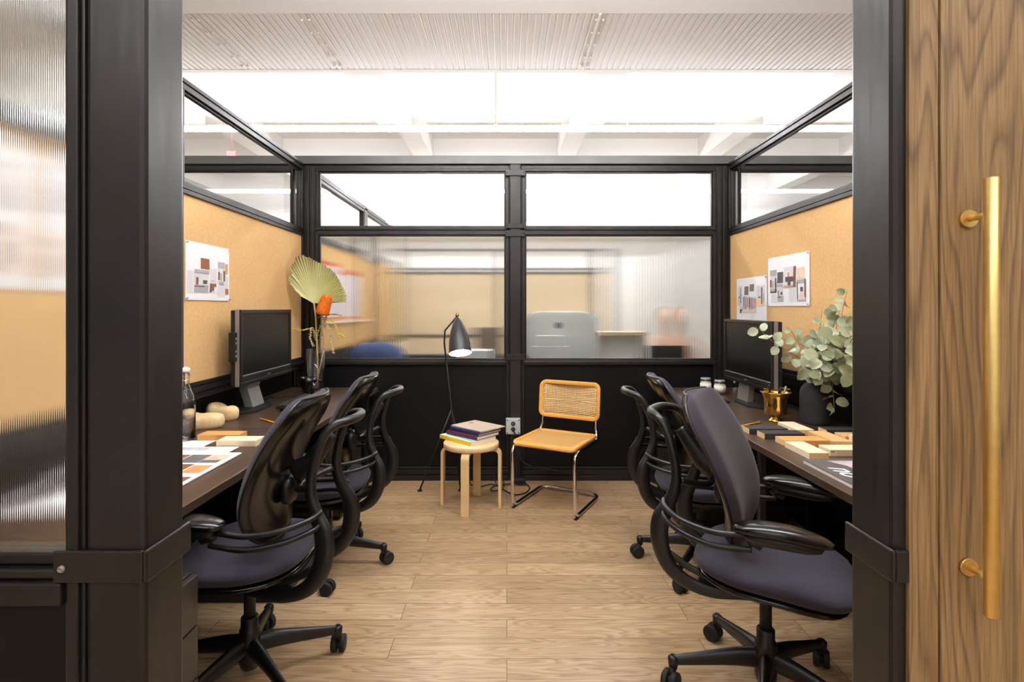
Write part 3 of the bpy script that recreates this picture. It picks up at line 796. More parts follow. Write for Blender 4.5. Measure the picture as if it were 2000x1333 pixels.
# spine faces the camera-left: local -x is the spine side
ang = 48
book('book', -.275, 3.765, bz, .235, .325, .026, ang-2, YEL, 'yellow-spined book with pale blue cover at the bottom of the stool pile', art=art_yellow, soft=True)
book('book', -.240, 3.79, bz+.0272, .225, .30, .026, ang+1, PLUM, 'plum purple book second from the bottom on the stool', art=None)
book('book', -.225, 3.80, bz+.0536, .22, .29, .010, ang, DKBR, 'thin dark brown book in the middle of the stool pile', soft=True)
book('book', -.222, 3.80, bz+.0640, .22, .29, .014, ang+2, BLUE, 'navy blue book just under the taupe notebook on the stool')
def art_note(r, w, d, h):
    m = MB(); m.lathe([(.016, h+.0002), (.016, h+.0010)], c=(.03, .10, 0), n=24); m.build('cover_mark', plain('notebook_mark', (128, 108, 84), .6), r)
book('notebook', -.205, 3.815, bz+.0784, .235, .31, .006, ang-1, TAUPE, 'taupe notebook on top of the books on the stool', 'notebook', art=art_note, soft=True)

# ================================================================== FLOOR LAMP
def floor_lamp():
    r = empty('floor_lamp', (0, 0, 0)); tag(r, 'black tripod floor lamp with cone shade, lit, behind the stool', 'lamp')
    f1 = at_depth(820, 960, 3.99); f1.z = 0; f2 = Vector((-.345, 4.0, 0)); f3 = Vector((-.30, 4.17, 0))
    el = at_depth(866, 655, 4.05); top = at_depth(893, 618, 4.03); j = f2.lerp(el, .52)
    m = MB(); m.tube([f2+Vector((0, 0, .01))]+[f2.lerp(el, t) for t in (.3, .6, .95)]+[el+Vector((.012, 0, .035)), top], .0065, 10); m.build('pole', MATTE, r)
    for f in (f1, f3):
        m = MB(); m.tube([f+Vector((0, 0, .01)), j], .006, 10); m.build('leg', MATTE, r)
    for f in (f1, f2, f3):
        m = MB(); m.lathe([(.018, 0), (.018, .006), (.010, .011)], c=f, n=16); m.build('foot', RUBBER, r)
    ax = (at_depth(899, 689, 3.925)-top); ax.normalize(); ax = -ax
    R = ax.to_track_quat('Z', 'Y').to_matrix()
    # profile z from 0 (mouth) to .285 (tip)
    prof = [(.083, 0), (.081, .04), (.076, .09), (.067, .14), (.053, .19), (.036, .235), (.020, .265), (.008, .28)]
    base = top-ax*.29
    sp = spline([(a, 0, b) for a, b in prof], 3)
    m = MB(); rings = []
    for q in sp: rings.append([R @ Vector((q.x*math.cos(t*PI/16), q.x*math.sin(t*PI/16), q.z))+base for t in range(32)])
    m.loft(rings, caps=False)
    m.loft([[R @ Vector((.008*math.cos(t*PI/16), .008*math.sin(t*PI/16), .28))+base for t in range(32)], [R @ Vector((.001*math.cos(t*PI/16), .001*math.sin(t*PI/16), .282))+base for t in range(32)]], caps=False)
    sh = m.build('lamp_shade', plain('lamp_grey_black', (52, 52, 54), .42), r, recalc=False)
    m = MB(); rings = []
    for q in sp: rings.append([R @ Vector(((q.x-.0018)*math.cos(t*PI/16), (q.x-.0018)*math.sin(t*PI/16), q.z-.0005))+base for t in range(32)])
    m.loft(rings, caps=False); m.build('shade_lining', plain('lining_white', (240, 236, 228), .5), sh, recalc=False)
    m = MB(); m.sell(base+R @ Vector((0, 0, .045)), .034, .034, .042, 2, 2, 20, 12, M=R); m.build('bulb', glow('bulb_glow', (255, 236, 208), 55), sh)
    m = MB(); m.tube([base+R @ Vector((0, 0, .09)), base+R @ Vector((0, 0, .2))], .016, 12); m.build('socket', WHITE, sh)
    m = MB(); t = top+Vector((0, 0, .008)); m.tube([t+Vector((-.012, 0, 0)), t+Vector((.014, 0, 0))], .009, 16); m.tube([t, t+Vector((0, 0, .018))], [.008, .010], 14); m.build('brass_knob', POLBRASS, r)
floor_lamp()
# outlet box on the centre post
ob = empty('outlet_box', (bk(1002), YB-.024, zb(830))); tag(ob, 'grey metal outlet box on the centre post', 'outlet')
m = MB(); m.box(-.057, .057, -.045, 0, -.062, .062); m.build('box', plain('galvanised_grey', (186, 192, 192), .45, .3), ob, bevel=.006, seg=3)
for zz in (-.021, .021):
    m = MB(); m.tube([(0, -.0465, zz), (0, -.045, zz)], [.0165, .0175], 20); so = m.build('socket', PLASTIC, ob)
    m = MB(); m.box(-.007, -.004, -.048, -.0466, zz-.004, zz+.006); m.box(.004, .007, -.048, -.0466, zz-.004, zz+.006); m.build_each('slot', PALEALU, so)
for a in (-.045, .045):
    for b in (-.05, .05):
        m = MB(); m.tube([(a, -.048, b), (a, -.045, b)], [.004, .005], 10); m.build('screw', MATTE, ob)
pl = empty('power_plug', (bk(1002), YB-.07, zb(835))); tag(pl, 'black plug in the lower socket with its cord hanging down', 'plug')
m = MB(); m.tube([(0, .001, 0), (0, -.012, 0), (.004, -.026, -.006)], [.013, .013, .006], 12); m.build('plug_body', RUBBER, pl)
m = MB(); m.tube(spline([(.004, -.026, -.006), (.02, -.03, -.05), (.018, -.02, -.15), (.03, -.02, -.25), (.02, -.04, -.36), (-.01, -.08, -.41)], 6), .0045, 8); m.build('cord', RUBBER, pl)
# lamp cord coiled on the floor
m = MB(); pts = [(-.28, 4.12, .006), (-.2, 4.08, .006), (-.12, 4.13, .006), (-.05, 4.06, .006), (-.02, 4.0, .006), (.05, 3.90, .006), (.13, 3.93, .006), (.17, 4.05, .006), (.12, 4.13, .02), (.02, 4.12, .012),
      (-.08, 4.10, .008), (-.12, 4.02, .006), (-.10, 3.96, .012), (-.04, 3.98, .02), (-.02, 4.07, .03), (-.05, 4.14, .06), (-.08, 4.15, .12), (-.10, 4.14, .06), (-.08, 4.10, .02)]
m.tube(spline(pts, 6), .0042, 8); tag(m.build('lamp_cord', RUBBER), 'black cord coiled on the floor between stool and cane chair', 'cord')
m = MB(); m.sell((.10, 4.12, .035), .045, .022, .022, 4, 4, 16, 8); tag(m.build('cord_switch', RUBBER, bevel=0), 'black foot switch block on the floor below the outlet', 'switch')
m = MB(); m.tube(spline([(.07, YB-.035, .36), (.09, YB-.05, .25), (.12, YB-.045, .16), (.2, YB-.045, .12), (.3, YB-.04, .10), (.42, YB-.035, .085)], 6), .006, 8)
tag(m.build('wall_cable', RUBBER), 'black cable running from the post along the right skirting', 'cable')

# ================================================================== MONITORS + KEYBOARDS
def monitor(X, s, ya, yb, z0, z1, label, hub=None):
    """screen faces -s x ; X front face; s = direction of depth"""
    yc = (ya+yb)/2; w = (yb-ya)/2; r = empty('monitor', (X, yc, DZ)); tag(r, label, 'monitor'); a, b = z0-DZ, z1-DZ
    m = MB(); ring(m, 'Y', -w, w, a, b, .022, *sorted((0, s*.035))); m.box(*sorted((.0, s*.035)), -w+.02, w-.02, a+.02, a+.055); m.build('bezel', PLASTIC, r, bevel=.003)
    m = MB(); m.box(*sorted((s*.006, s*.04)), -w+.018, w-.018, a+.05, b-.018); m.build('screen', SCREEN, r)
    m = MB(); m.box(*sorted((-s*.001, s*.001)), -w+.02, w-.02, a+.057, a+.0605); m.build('silver_line', PALEALU, r)
    m = MB(); m.box(*sorted((s*.010, s*.032)), -w-.004, -w+.001, a, b); m.box(*sorted((s*.010, s*.032)), w-.001, w+.004, a, b); m.build_each('side_strip', ALU, r)
    m = MB(); m.box(*sorted((s*.034, s*.062)), -w+.004, w-.004, a+.003, b-.003); m.build('back_shell', MATTE, r, bevel=.006)
    m = MB(); m.sell((-s*.001, 0, a+.03), .0015, .022, .006, 4, 4, 12, 6); m.build('badge', plain('badge_grey', (70, 70, 72), .4), r)
    # stand: slanted neck + chamfered base
    m = MB(); k = s; sec = []
    path = [(.115, .012, .055), (.150, .125, .055), (.090, a+.10, .05)] if s < 0 else [(.035, .012, .04), (.05, a+.02, .04), (.07, a+.10, .03)]
    yo = .06 if s < 0 else .09
    for (dx, z, t) in path: sec.append([(k*(dx-t/2), yo-.075, z), (k*(dx+t/2), yo-.075, z), (k*(dx+t/2), yo+.075, z), (k*(dx-t/2), yo+.075, z)])
    m.loft([[Vector(p) for p in q] for q in sec]); m.sm = [False]*len(m.sm)
    m.build('neck', PALEALU if s < 0 else ALU, r, bevel=.003)
    e = .055 if s < 0 else 0
    o = [(k*(-.03+e), -.10), (k*(-.03+e), .10), (k*(.04+e), .20), (k*(.12+e), .20), (k*(.12+e), -.20), (k*(.04+e), -.20)]
    m = MB(); m.add([(x, y, 0) for x, y in o]+[(x, y, .014) for x, y in o], [tuple(range(6)), tuple(range(11, 5, -1))]+[(i, (i+1) % 6, 6+(i+1) % 6, 6+i) for i in range(6)])
    m.build('base', MATTE, r, bevel=.002)
    if hub:
        m = MB(); m.box(*sorted((s*.02, s*.055)), -w-.030, -w-.005, a+.14, a+.30); hb = m.build('port_panel', PLASTIC, r, bevel=.002)
        m = MB()
        for q in (.165, .19, .235, .26): m.box(*sorted((s*.018, s*.0195)), -w-.024, -w-.012, a+q, a+q+.012)
        m.build_each('port', PALEALU, hb)
monitor(XL+.14, -1, 2.955, 3.645, .925, 1.35, 'wide black monitor with silver side strip on the left desk', True)
monitor(1.53, 1, 3.10, 3.79, .868, 1.283, 'wide black monitor on the right desk below the moodboard')
def keyboard(cx, cy, ang, label, keymat):
    r = empty('keyboard', (cx, cy, DZ), ang); tag(r, label, 'keyboard')
    M = Matrix.Translation((0, 0, .012)) @ Matrix.Rotation(.10, 4, 'X')
    m = MB(); m.box(-.225, .225, -.075, .075, 0, .016, M); m.build('case', PLASTIC, r, bevel=.004)
    m = MB()
    for row in range(6):
        y = -.062+row*.0215+(.004 if row == 5 else 0); x = -.216
        while x < .21:
            if row == 0 and -.14 < x < -.02:
                if x < -.115: m.box(x, x+.105, y, y+.018, .016, .024, M); x += .108
                else: x += .01
                continue
            if not (.067 < x+.001 < .073 or .137 < x+.001 < .143): m.box(x, x+.016, y, y+.0175, .016, .0245, M)
            x += .0195
    m.build('keys', keymat, r, bevel=.0015, seg=1)
    for X in (-.19, .19):
        m = MB(); m.box(X-.012, X+.012, .05, .058, 0, .02); m.build('foot', PLASTIC, r)
KEYS = plain('key_black', (38, 38, 40), .45)
KEYS2 = plain('key_grey', (52, 52, 54), .4)
keyboard(-1.30, 3.42, PI/2, 'black keyboard on the left desk in front of the monitor', KEYS)
keyboard(1.33, 3.60, -PI/2, 'black keyboard on the right desk next to the candle jars', KEYS2)
m = MB(); m.tube(spline([(-1.37, 3.5, DZ+.012), (-1.41, 3.58, DZ+.006), (-1.44, 3.70, DZ+.004), (-1.50, 3.75, DZ+.004), (-1.6, 3.66, DZ+.004)], 6), .0028, 6)
tag(m.build('keyboard_cable', RUBBER), 'thin black keyboard cable curling on the left desk', 'cable')

# ================================================================== LEFT DESK ITEMS
def mug():
    r = empty('mug', (-1.425, 3.86, DZ), math.radians(-75)); tag(r, 'black mug with a white mark on the left desk', 'mug')
    prof = [(.0, .0), (.030, 0), (.036, .006), (.046, .045), (.051, .09), (.053, .122), (.0505, .122), (.0485, .09), (.043, .045), (.033, .010), (.0, .010)]
    m = MB(); m.lathe(prof, n=40); m.build('body', GLOSS, r)
    m = MB(); m.tube(spline([(0, .050, .10), (0, .078, .100), (0, .088, .075), (0, .080, .045), (0, .045, .035)], 5), .006, 10); m.build('handle', GLOSS, r)
    # white zig-zag mark on the side facing the aisle
    m = MB(); g = 1.02
    def P(u, v):
        rad = .0365+.0165*min(1, v/.122)*1.0
        rad = .036+(v-.006)*(.046-.036)/.039 if v < .045 else .046+(v-.045)*(.051-.046)/.045
        a = g+u/rad; return Vector(((rad+.0012)*math.cos(a), (rad+.0012)*math.sin(a), v))
    z = [(-.012, .046), (-.004, .078), (0, .062), (.004, .078), (.012, .046)]
    for (a, b), (c, d) in zip([(-.013, .088), (-.006, .062), (0, .080), (.006, .062)], [(-.006, .062), (0, .080), (.006, .062), (.013, .088)]):
        m.add([P(a-.002, b), P(a+.002, b), P(c+.002, d), P(c-.002, d)], [(0, 1, 2, 3)])
    m.poly([P(-.013, .05), P(.013, .05), P(.013, .053), P(-.013, .053)])
    m.build('printed_mark', plain('print_white', (225, 225, 225), .5), r, recalc=False)
mug()
VC = Vector((-1.455, 4.09, DZ))
VG = glass_solid('vase_glass')
m = MB(); m.lathe([(.0, 0), (.066, 0), (.067, .01), (.067, .31), (.0645, .31), (.0645, .016), (.0, .014)], n=44, c=VC); tag(m.build('glass_vase', GLASS), 'tall clear glass cylinder vase holding the dried palm leaf', 'vase')
m = MB(); m.lathe([(.0, .001), (.063, .001), (.063, .013), (.0, .013)], n=36, c=VC); o_ = m.build('vase_base', VG); o_.parent = bpy.data.objects['glass_vase']
# palm leaf
def palm():
    piv = at_depth(612, 593, 3.97); r = empty('palm_leaf', piv); tag(r, 'pale green dried fan palm leaf standing in the glass vase', 'dried leaf')
    # outline radius by angle from +x (px units at 3.97 m)
    pts = [(672, 588), (668, 562), (662, 545), (645, 525), (620, 512), (600, 503), (588, 502), (582, 518), (576, 526), (580, 535), (572, 546), (576, 556), (596, 580)]
    ang = []; 
    for (x, y) in pts: ang.append((math.atan2(593-y, x-612), math.hypot(x-612, y-593)*3.97/F))
    N = 84; vs = [(0, 0, 0)]; rnd = random.Random(3)
    a0, a1 = ang[0][0], ang[-1][0]
    rows = 5
    for i in range(N+1):
        a = a0+(a1-a0)*i/N
        for (p, q) in zip(ang, ang[1:]):
            if p[0] <= a <= q[0]: R = p[1]+(q[1]-p[1])*(a-p[0])/(q[0]-p[0])
        R *= 1+rnd.uniform(-.02, .02)+(.015 if i % 2 else 0)
        for k in range(1, rows+1):
            t = k/rows; pl_ = (.008 if i % 2 else -.008)*t
            cup = -.05*t*t+.035*math.sin(a*2.2+.3)*t
            vs.append((R*t*math.cos(a), cup+pl_, R*t*math.sin(a)))
    fs = []
    for i in range(N):
        b = 1+i*rows; c = b+rows; fs.append((0, b, c))
        for k in range(rows-1): fs.append((b+k, b+k+1, c+k+1, c+k))
    m = MB(); m.add(vs, fs, False); lf = m.build('leaf_blade', PALM, r, recalc=False, thick=.001)
    m = MB()
    # second, folded-back fan on the right side
    vs = [(0, .012, 0)]; n2 = 30
    for i in range(n2+1):
        a = math.radians(2+46*i/n2); R = .235*(1+rnd.uniform(-.02, .02))*(1-.08*abs(i/n2-.5))
        for k in range(1, 4): t = k/3; vs.append((R*t*math.cos(a), .012+.05*t*t+(.004 if i % 2 else -.004)*t, R*t*math.sin(a)))
    fs = []
    for i in range(n2):
        b = 1+i*3; c = b+3; fs += [(0, b, c), (b, b+1, c+1, c), (b+1, b+2, c+2, c+1)]
    m.add(vs, fs, False); m.build('back_fold', PALM, r, recalc=False, thick=.001)
    m = MB(); b = VC+Vector((.02, -.01, .02))-piv; m.tube([Vector((.004, 0, .01)), Vector((.01, .02, -.1)), b.lerp(Vector((.014, .05, -.3)), .5), b], .0055, 8); m.build('stem', STEMC, r)
def palm_mat():
    m, nt, b = new_mat('dried_palm'); v = coords(nt); f = noise(nt, v, 14, 4)
    # distance from the leaf's hinge: greener middle, brown frayed tips
    ln = nt.nodes.new('ShaderNodeVectorMath'); ln.operation = 'LENGTH'; tc = nt.nodes.new('ShaderNodeTexCoord'); L(nt, tc.outputs['Object'], ln.inputs[0])
    mr = nt.nodes.new('ShaderNodeMath'); mr.operation = 'MULTIPLY'; mr.inputs[1].default_value = 2.4; L(nt, ln.outputs['Value'], mr.inputs[0])
    ad = nt.nodes.new('ShaderNodeMath'); ad.operation = 'MULTIPLY_ADD'; ad.inputs[1].default_value = .25; L(nt, f, ad.inputs[0]); L(nt, mr.outputs[0], ad.inputs[2])
    sx = nt.nodes.new('ShaderNodeSeparateXYZ'); L(nt, tc.outputs['Object'], sx.inputs[0])
    at = nt.nodes.new('ShaderNodeMath'); at.operation = 'ARCTAN2'; L(nt, sx.outputs['Z'], at.inputs[0]); L(nt, sx.outputs['X'], at.inputs[1])
    ml = nt.nodes.new('ShaderNodeMath'); ml.operation = 'MULTIPLY'; ml.inputs[1].default_value = 95; L(nt, at.outputs[0], ml.inputs[0])
    sn = nt.nodes.new('ShaderNodeMath'); sn.operation = 'SINE'; L(nt, ml.outputs[0], sn.inputs[0])
    ma = nt.nodes.new('ShaderNodeMath'); ma.operation = 'MULTIPLY_ADD'; ma.inputs[1].default_value = .11; L(nt, sn.outputs[0], ma.inputs[0]); L(nt, ad.outputs[0], ma.inputs[2]); ad = ma
    L(nt, ramp(nt, ad.outputs[0], [(.15, lin((226, 228, 180))), (.75, lin((204, 202, 146))), (.98, lin((150, 132, 84)))]), b.inputs['Base Color'])
    b.inputs['Roughness'].default_value = .7; return m
PALM = palm_mat(); palm()
def banksia():
    top = at_depth(640, 576, 3.90); bot = at_depth(628, 617, 3.90); r = empty('banksia', bot); tag(r, 'orange banksia flower head on a stem in front of the palm leaf', 'flower')
    ax = (top-bot); ln = ax.length; ax.normalize(); R = ax.to_track_quat('Z', 'Y').to_matrix(); rnd = random.Random(5); m = MB()
    prof = lambda t: .056*(1-.22*t)*(max(0, 1-(2*t-1)**6))**.35
    m.lathe([(max(.001, prof(t/12)-.006), t/12*ln) for t in range(13)], n=24, M=R)
    for k in range(1500):
        t = rnd.uniform(.01, .99); a = rnd.uniform(0, 2*PI); q = prof(t); d = Vector((math.cos(a), math.sin(a), .25)); p = Vector((q*math.cos(a)*.88, q*math.sin(a)*.88, t*ln))
        e = p+d*.009; s_ = Vector((-math.sin(a), math.cos(a), 0))*.0012
        m.add([R @ (p-s_), R @ (p+s_), R @ (e+s_*.6), R @ (e-s_*.6)], [(0, 1, 2, 3)])
    m.build('flower_head', plain('banksia_orange', (236, 132, 30), .7, var=.2, vs=120), r, recalc=False)
    m = MB(); m.tube(spline([(0, 0, .005), (-.01, .05, -.10), Vector((-.03, .13, -.25)), VC+Vector((.0, .0, .02))-bot], 5), .0045, 8); m.build('stem', STEMC, r)
    m = MB()
    for k in range(7):
        a = k*.9; d = Vector((math.cos(a), math.sin(a), -.25)); p = Vector((0, 0, -.004)); e = p+d*.05; s_ = Vector((-math.sin(a), math.cos(a), 0))*.006
        m.add([p-s_*.3, p+s_*.3, e*.6+s_, e, e*.6-s_], [(0, 1, 2, 3, 4)])
    m.build('collar_leaves', plain('brown_green_leaf', (120, 96, 50), .7), r, recalc=False)
banksia()
def sprig(px, Y, label, rgb, n=40):
    P = [at_depth(x, y, Y+dy) for (x, y, dy) in px]; o = P[0]; r = empty('hanging_sprig', o); tag(r, label, 'dried sprig')
    pts = spline([p-o for p in P], 7); m = MB(); m.tube(pts, .0018, 6); m.build('stem', STEMC, r)
    rnd = random.Random(len(label)); m = MB(); N = len(pts)
    for i in range(N//5, N):
        for k in range(3):
            a = rnd.uniform(0, 6.28); c = pts[i]+Vector((math.cos(a)*.007, math.sin(a)*.007, rnd.uniform(-.004, .004)))
            m.sell(c, .0036, .003, .0042, 2, 2, 6, 4)
    m.build('buds', plain('sprig_buds_%d' % len(label), rgb, .7, var=.2, vs=100), r)
base_ = (622, 640, .1)
sprig([(626, 690, .12), (628, 650, .06), (636, 620, 0), (655, 614, -.04), (667, 617, -.06)], 3.95, 'short dark yellow dried sprig reaching right under the banksia', (170, 150, 50))
sprig([(625, 690, .12), (626, 650, .06), (638, 624, 0), (654, 632, -.05), (658, 650, -.06), (668, 655, -.08), (672, 660, -.08)], 3.93, 'bright yellow dried sprig arching to the right edge of the bouquet', (218, 200, 50))
sprig([(624, 690, .12), (620, 655, .05), (632, 630, 0), (646, 650, -.05), (648, 672, -.06), (652, 690, -.06)], 3.96, 'pale dried sprig hanging down beside the vase on its right', (210, 204, 140))
sprig([(622, 690, .12), (618, 655, .05), (606, 643, 0), (592, 645, -.04), (573, 643, -.05)], 3.98, 'yellow dried sprig reaching left across the cork board', (214, 196, 60))
sprig([(621, 690, .12), (616, 660, .05), (610, 640, 0), (606, 660, -.02), (612, 676, -.03)], 3.97, 'pale dried sprig drooping over the left rim of the vase', (205, 196, 150))
# bottle
def bottle():
    r = empty('glass_bottle', (-1.505, 2.52, DZ)); tag(r, 'clear swing-top glass bottle on the near left desk', 'bottle')
    pr = [(.0, 0), (.036, 0), (.041, .008), (.041, .17), (.037, .20), (.024, .235), (.016, .262), (.0145, .30), (.0165, .302), (.0165, .315), (.0135, .318), (.0115, .315), (.0115, .262), (.021, .233), (.034, .198), (.038, .168), (.038, .012), (.0, .008)]
    m = MB(); m.lathe(pr, n=36); m.build('body', VG, r)
    m = MB(); m.lathe([(.0, .318), (.013, .318), (.015, .325), (.014, .338), (.006, .343), (0, .343)], n=24); m.build('stopper', PAPER, r)
    m = MB(); m.tube([(.016, 0, .28), (.022, 0, .30), (.019, 0, .335), (0, 0, .346), (-.019, 0, .335), (-.022, 0, .30), (-.016, 0, .28)], .0012, 6)
    m.lathe([(.0155, .277), (.0165, .280), (.0155, .283)], n=20); m.build('wire_clasp', CHROME, r)
bottle()
# two carved wooden forms
LAST = wood('carved_pale_wood', (218, 182, 126), (240, 212, 164), 'X', 2.2, .55)
def carved(cx, cy, ang, lx, ly, h, ribs, label, name):
    r = empty(name, (cx, cy, DZ), ang); tag(r, label, 'wood carving')
    def fn(p):
        q = p.copy(); u = p.x/lx; v = p.y/ly
        if q.z > 0: q.z *= (.72+.42*u*u-.18*u)*(1-.30*math.exp(-((u+.15)**2)/.06)*(1 if not ribs else .4))
        q.y *= 1-.12*math.sin(u*3)
        if ribs: q.y *= 1+.035*math.sin(u*38); q.z *= 1+.03*math.sin(u*38) if q.z > 0 else 1
        else: q.z -= .03*math.exp(-((v-.1)**2)/.10-((u)**2)/.12) if q.z > 0 else 0
        if q.z < -h*.62: q.z = -h*.62
        return q
    m = MB(); m.sell((0, 0, h*.62), lx, ly, h, 2.6, 2.5, 72, 22, fn=fn); m.build(name+'_body' if False else 'carved_body', LAST, r)
carved(-1.575, 2.78, math.radians(12), .105, .062, .056, True, 'pale carved wooden form with ribbed end beside the bottle', 'carved_form')
carved(-1.585, 3.0, math.radians(-22), .098, .058, .060, False, 'smooth hollowed pale wooden form behind the ribbed one', 'carved_form')

def wblock(name, x0, x1, y0, y1, h, mat, label, endmat=None, z=DZ, stamp=False):
    r = empty(name, ((x0+x1)/2, (y0+y1)/2, z)); tag(r, label, 'wood sample'); a, b = (x1-x0)/2, (y1-y0)/2
    m = MB(); m.box(-a, a, -b, b, 0, h); m.build('block', mat, r, bevel=.0012)
    if endmat:
        m = MB()
        if a > b: m.box(-a-.0006, -a+.0004, -b+.001, b-.001, .001, h-.001)
        else: m.box(-a+.001, a-.001, -b-.0006, -b+.0004, .001, h-.001)
        m.build('end_grain', endmat, r)
    if stamp:
        m = MB(); rnd = random.Random(9)
        m.box(-a+.006, -a+.0075, -b-.0006, -b, h*.60, h*.86)
        for q in range(4): m.box(-a+.006+q*.0035, -a+.0078+q*.0035, -b-.0006, -b, h*.60, h*.86)
        for row in range(5):
            X = -a+.030; zz = h*(.85-.17*row)
            while X < a-.02-.01*row:
                w = rnd.uniform(.002, .007); m.box(X, X+w, -b-.0006, -b, zz-.0011, zz); X += w+.0015
        m.build('stamped_text', plain('stamp_ink', (128, 116, 100), .7), r)
    return r
PALEW = wood('pale_ash', (232, 208, 170), (246, 228, 198), 'X', 3, .5); PALEY = wood('pale_ash_long', (232, 208, 170), (246, 228, 198), 'Y', 3, .5)
ORW = wood('orange_oak', (206, 144, 78), (222, 164, 98), 'X', 3, .5); TANW = wood('tan_oak', (208, 164, 104), (226, 186, 128), 'Y', 3, .5)
BLKW = wood('black_stained_block', (34, 33, 36), (54, 52, 55), 'X', 3, .55); BRNW = wood('straw_oak', (196, 158, 104), (216, 180, 126), 'X', 3, .5)
ENDW = plain('end_grain_pale', (226, 192, 140), .7, var=.15, vs=200)
wblock('wood_block', -1.443, -1.25, 2.504, 2.588, .027, ORW, 'orange oak sample block on the left desk behind the pale one')
wblock('wood_block', -1.296, -1.118, 2.395, 2.484, .027, PALEW, 'pale maple sample block on the left desk beside white papers')
wblock('wood_block', 1.233, 1.315, 2.193, 2.385, .027, PALEY, 'palest wood block nearest the desk edge on the right desk', ENDW)
wblock('wood_block', 1.347, 1.56, 2.241, 2.325, .027, PALEW, 'pale wood block with stamped grey text on its side', stamp=True)
wblock('wood_block', 1.24, 1.438, 2.397, 2.484, .027, ORW, 'orange oak block between the black and the palest block', ENDW)
wblock('wood_block', 1.447, 1.532, 2.383, 2.588, .027, TANW, 'tan oak block pointing toward the camera in the middle of the samples', ENDW)
wblock('wood_block', 1.212, 1.402, 2.527, 2.605, .027, BLKW, 'black stained block just behind the orange one', ENDW)
wblock('wood_block', 1.187, 1.377, 2.632, 2.715, .027, BLKW, 'black stained block furthest left, beside the yellow pencil', ENDW)
wblock('wood_block', 1.411, 1.493, 2.612, 2.80, .027, PALEY, 'pale wood block furthest back, in front of the brass cup', ENDW)
wblock('wood_block', 1.55, 1.74, 2.605, 2.677, .027, BLKW, 'black stained block in front of the black vase, partly behind the post', ENDW)
wblock('wood_block', 1.56, 1.76, 2.475, 2.56, .027, BRNW, 'straw coloured block with worn end beside the steel post', ENDW)
wblock('wood_block', 1.545, 1.63, 2.345, 2.43, .047, PALEW, 'thick pale block behind the stamped one, cut off by the post')
def pencil(a, b, label):
    a = Vector(a); b = Vector(b); r = empty('pencil', a); tag(r, label, 'pencil'); d = (b-a); l = d.length; d.normalize()
    m = MB(); m.tube([d*.018, d*(l-.02)], .0042, 6); m.build('barrel', plain('pencil_yellow', (236, 160, 30), .4), r)
    m = MB(); m.tube([Vector((0, 0, 0)), d*.018], [.0008, .0042], 6); m.build('tip', STEMC, r)
    m = MB(); m.tube([d*(l-.02), d*l], .0042, 8); m.build('ferrule', plain('ferrule', (220, 150, 60), .4), r)
pencil(on_plane(548, 829, DZ+.005), on_plane(508, 818, DZ+.005), 'orange pencil on the left desk behind the chair')
pencil(on_plane(1440, 834, DZ+.005), on_plane(1484, 825, DZ+.005), 'yellow pencil on the right desk touching a black block')
# papers on the left desk
def sheet(name, x0, x1, y0, y1, z, th, label, patches=(), mats=(PAPER,)):
    r = MB(); r.box(x0, x1, y0, y1, z, z+th); 
    for (a, b, c, d, k) in patches:
        r.cur = k; r.add([(a, c, z+th+.0004), (b, c, z+th+.0004), (b, d, z+th+.0004), (a, d, z+th+.0004)], [(0, 1, 2, 3)])
    return tag(r.build(name, list(mats)), label, 'paper')
GREYI = plain('print_grey', (190, 190, 194), .6, var=.2, vs=60); SLATE = plain('print_slate', (96, 98, 98), .6, var=.15, vs=40)
BEI = plain('print_beige', (214, 190, 158), .6, var=.25, vs=50); ORI = wood('print_orange', (206, 130, 72), (226, 160, 106), 'Y', 2); BRI = wood('print_brown', (96, 60, 42), (150, 98, 68), 'X', 3)
sheet('paper_sheet', -1.66, -1.353, 2.20, 2.505, DZ+.0005, .0006, 'blank white paper under the other sheets on the left desk')
sheet('paper_sheet', -1.60, -1.187, 2.06, 2.387, DZ+.0016, .0006, 'white paper with a faint grey picture on the left desk', [(-1.50, -1.30, 2.325, 2.375, 1)], (PAPER, GREYI))
sheet('print_board', -1.54, -1.12, 1.62, 2.27, DZ+.0028, .005, 'white printed material board nearest the edge of the left desk',
      [(-1.305, -1.222, 2.118, 2.235, 1), (-1.220, -1.140, 2.16, 2.235, 2), (-1.220, -1.145, 2.118, 2.158, 1), (-1.212, -1.136, 1.985, 2.085, 3), (-1.30, -1.218, 1.985, 2.10, 4),
       (-1.40, -1.31, 2.0, 2.235, 4), (-1.30, -1.218, 1.86, 1.975, 4), (-1.21, -1.136, 1.80, 1.94, 4), (-1.5, -1.41, 1.7, 2.2, 1)], (PAPER, SLATE, BEI, ORI, BRI))

# ================================================================== RIGHT DESK ITEMS
def jar(cx, cy, label):
    r = empty('candle_jar', (cx, cy, DZ)); tag(r, label, 'candle')
    m = MB(); m.lathe([(.0, 0), (.036, 0), (.040, .006), (.040, .072), (.035, .082), (.035, .098), (.033, .098), (.033, .082), (.037, .070), (.037, .008), (.0, .006)], n=32); m.build('jar_glass', GLASS, r)
    m = MB(); m.lathe([(.0, .005), (.036, .005), (.036, .070), (.0, .070)], n=28); m.build('wax', plain('cream_wax', (236, 228, 200), .5, var=.03), r)
    m = MB(); m.lathe([(.0405, .016), (.0405, .058)], n=32); m.build('label_band', plain('jar_label', (244, 242, 232), .6), r)
    m = MB(); m.lathe([(.0358, .083), (.0362, .09), (.0358, .097)], n=28); m.build('rim', PALEALU, r)
    m = MB(); m.tube([(0, 0, .07), (.002, 0, .08)], .0012, 6); m.build('wick', MATTE, r)
jar(1.49, 4.03, 'cream candle in a glass jar, the one nearer the back wall')
jar(1.545, 3.90, 'cream candle in a glass jar, the one beside the monitor')
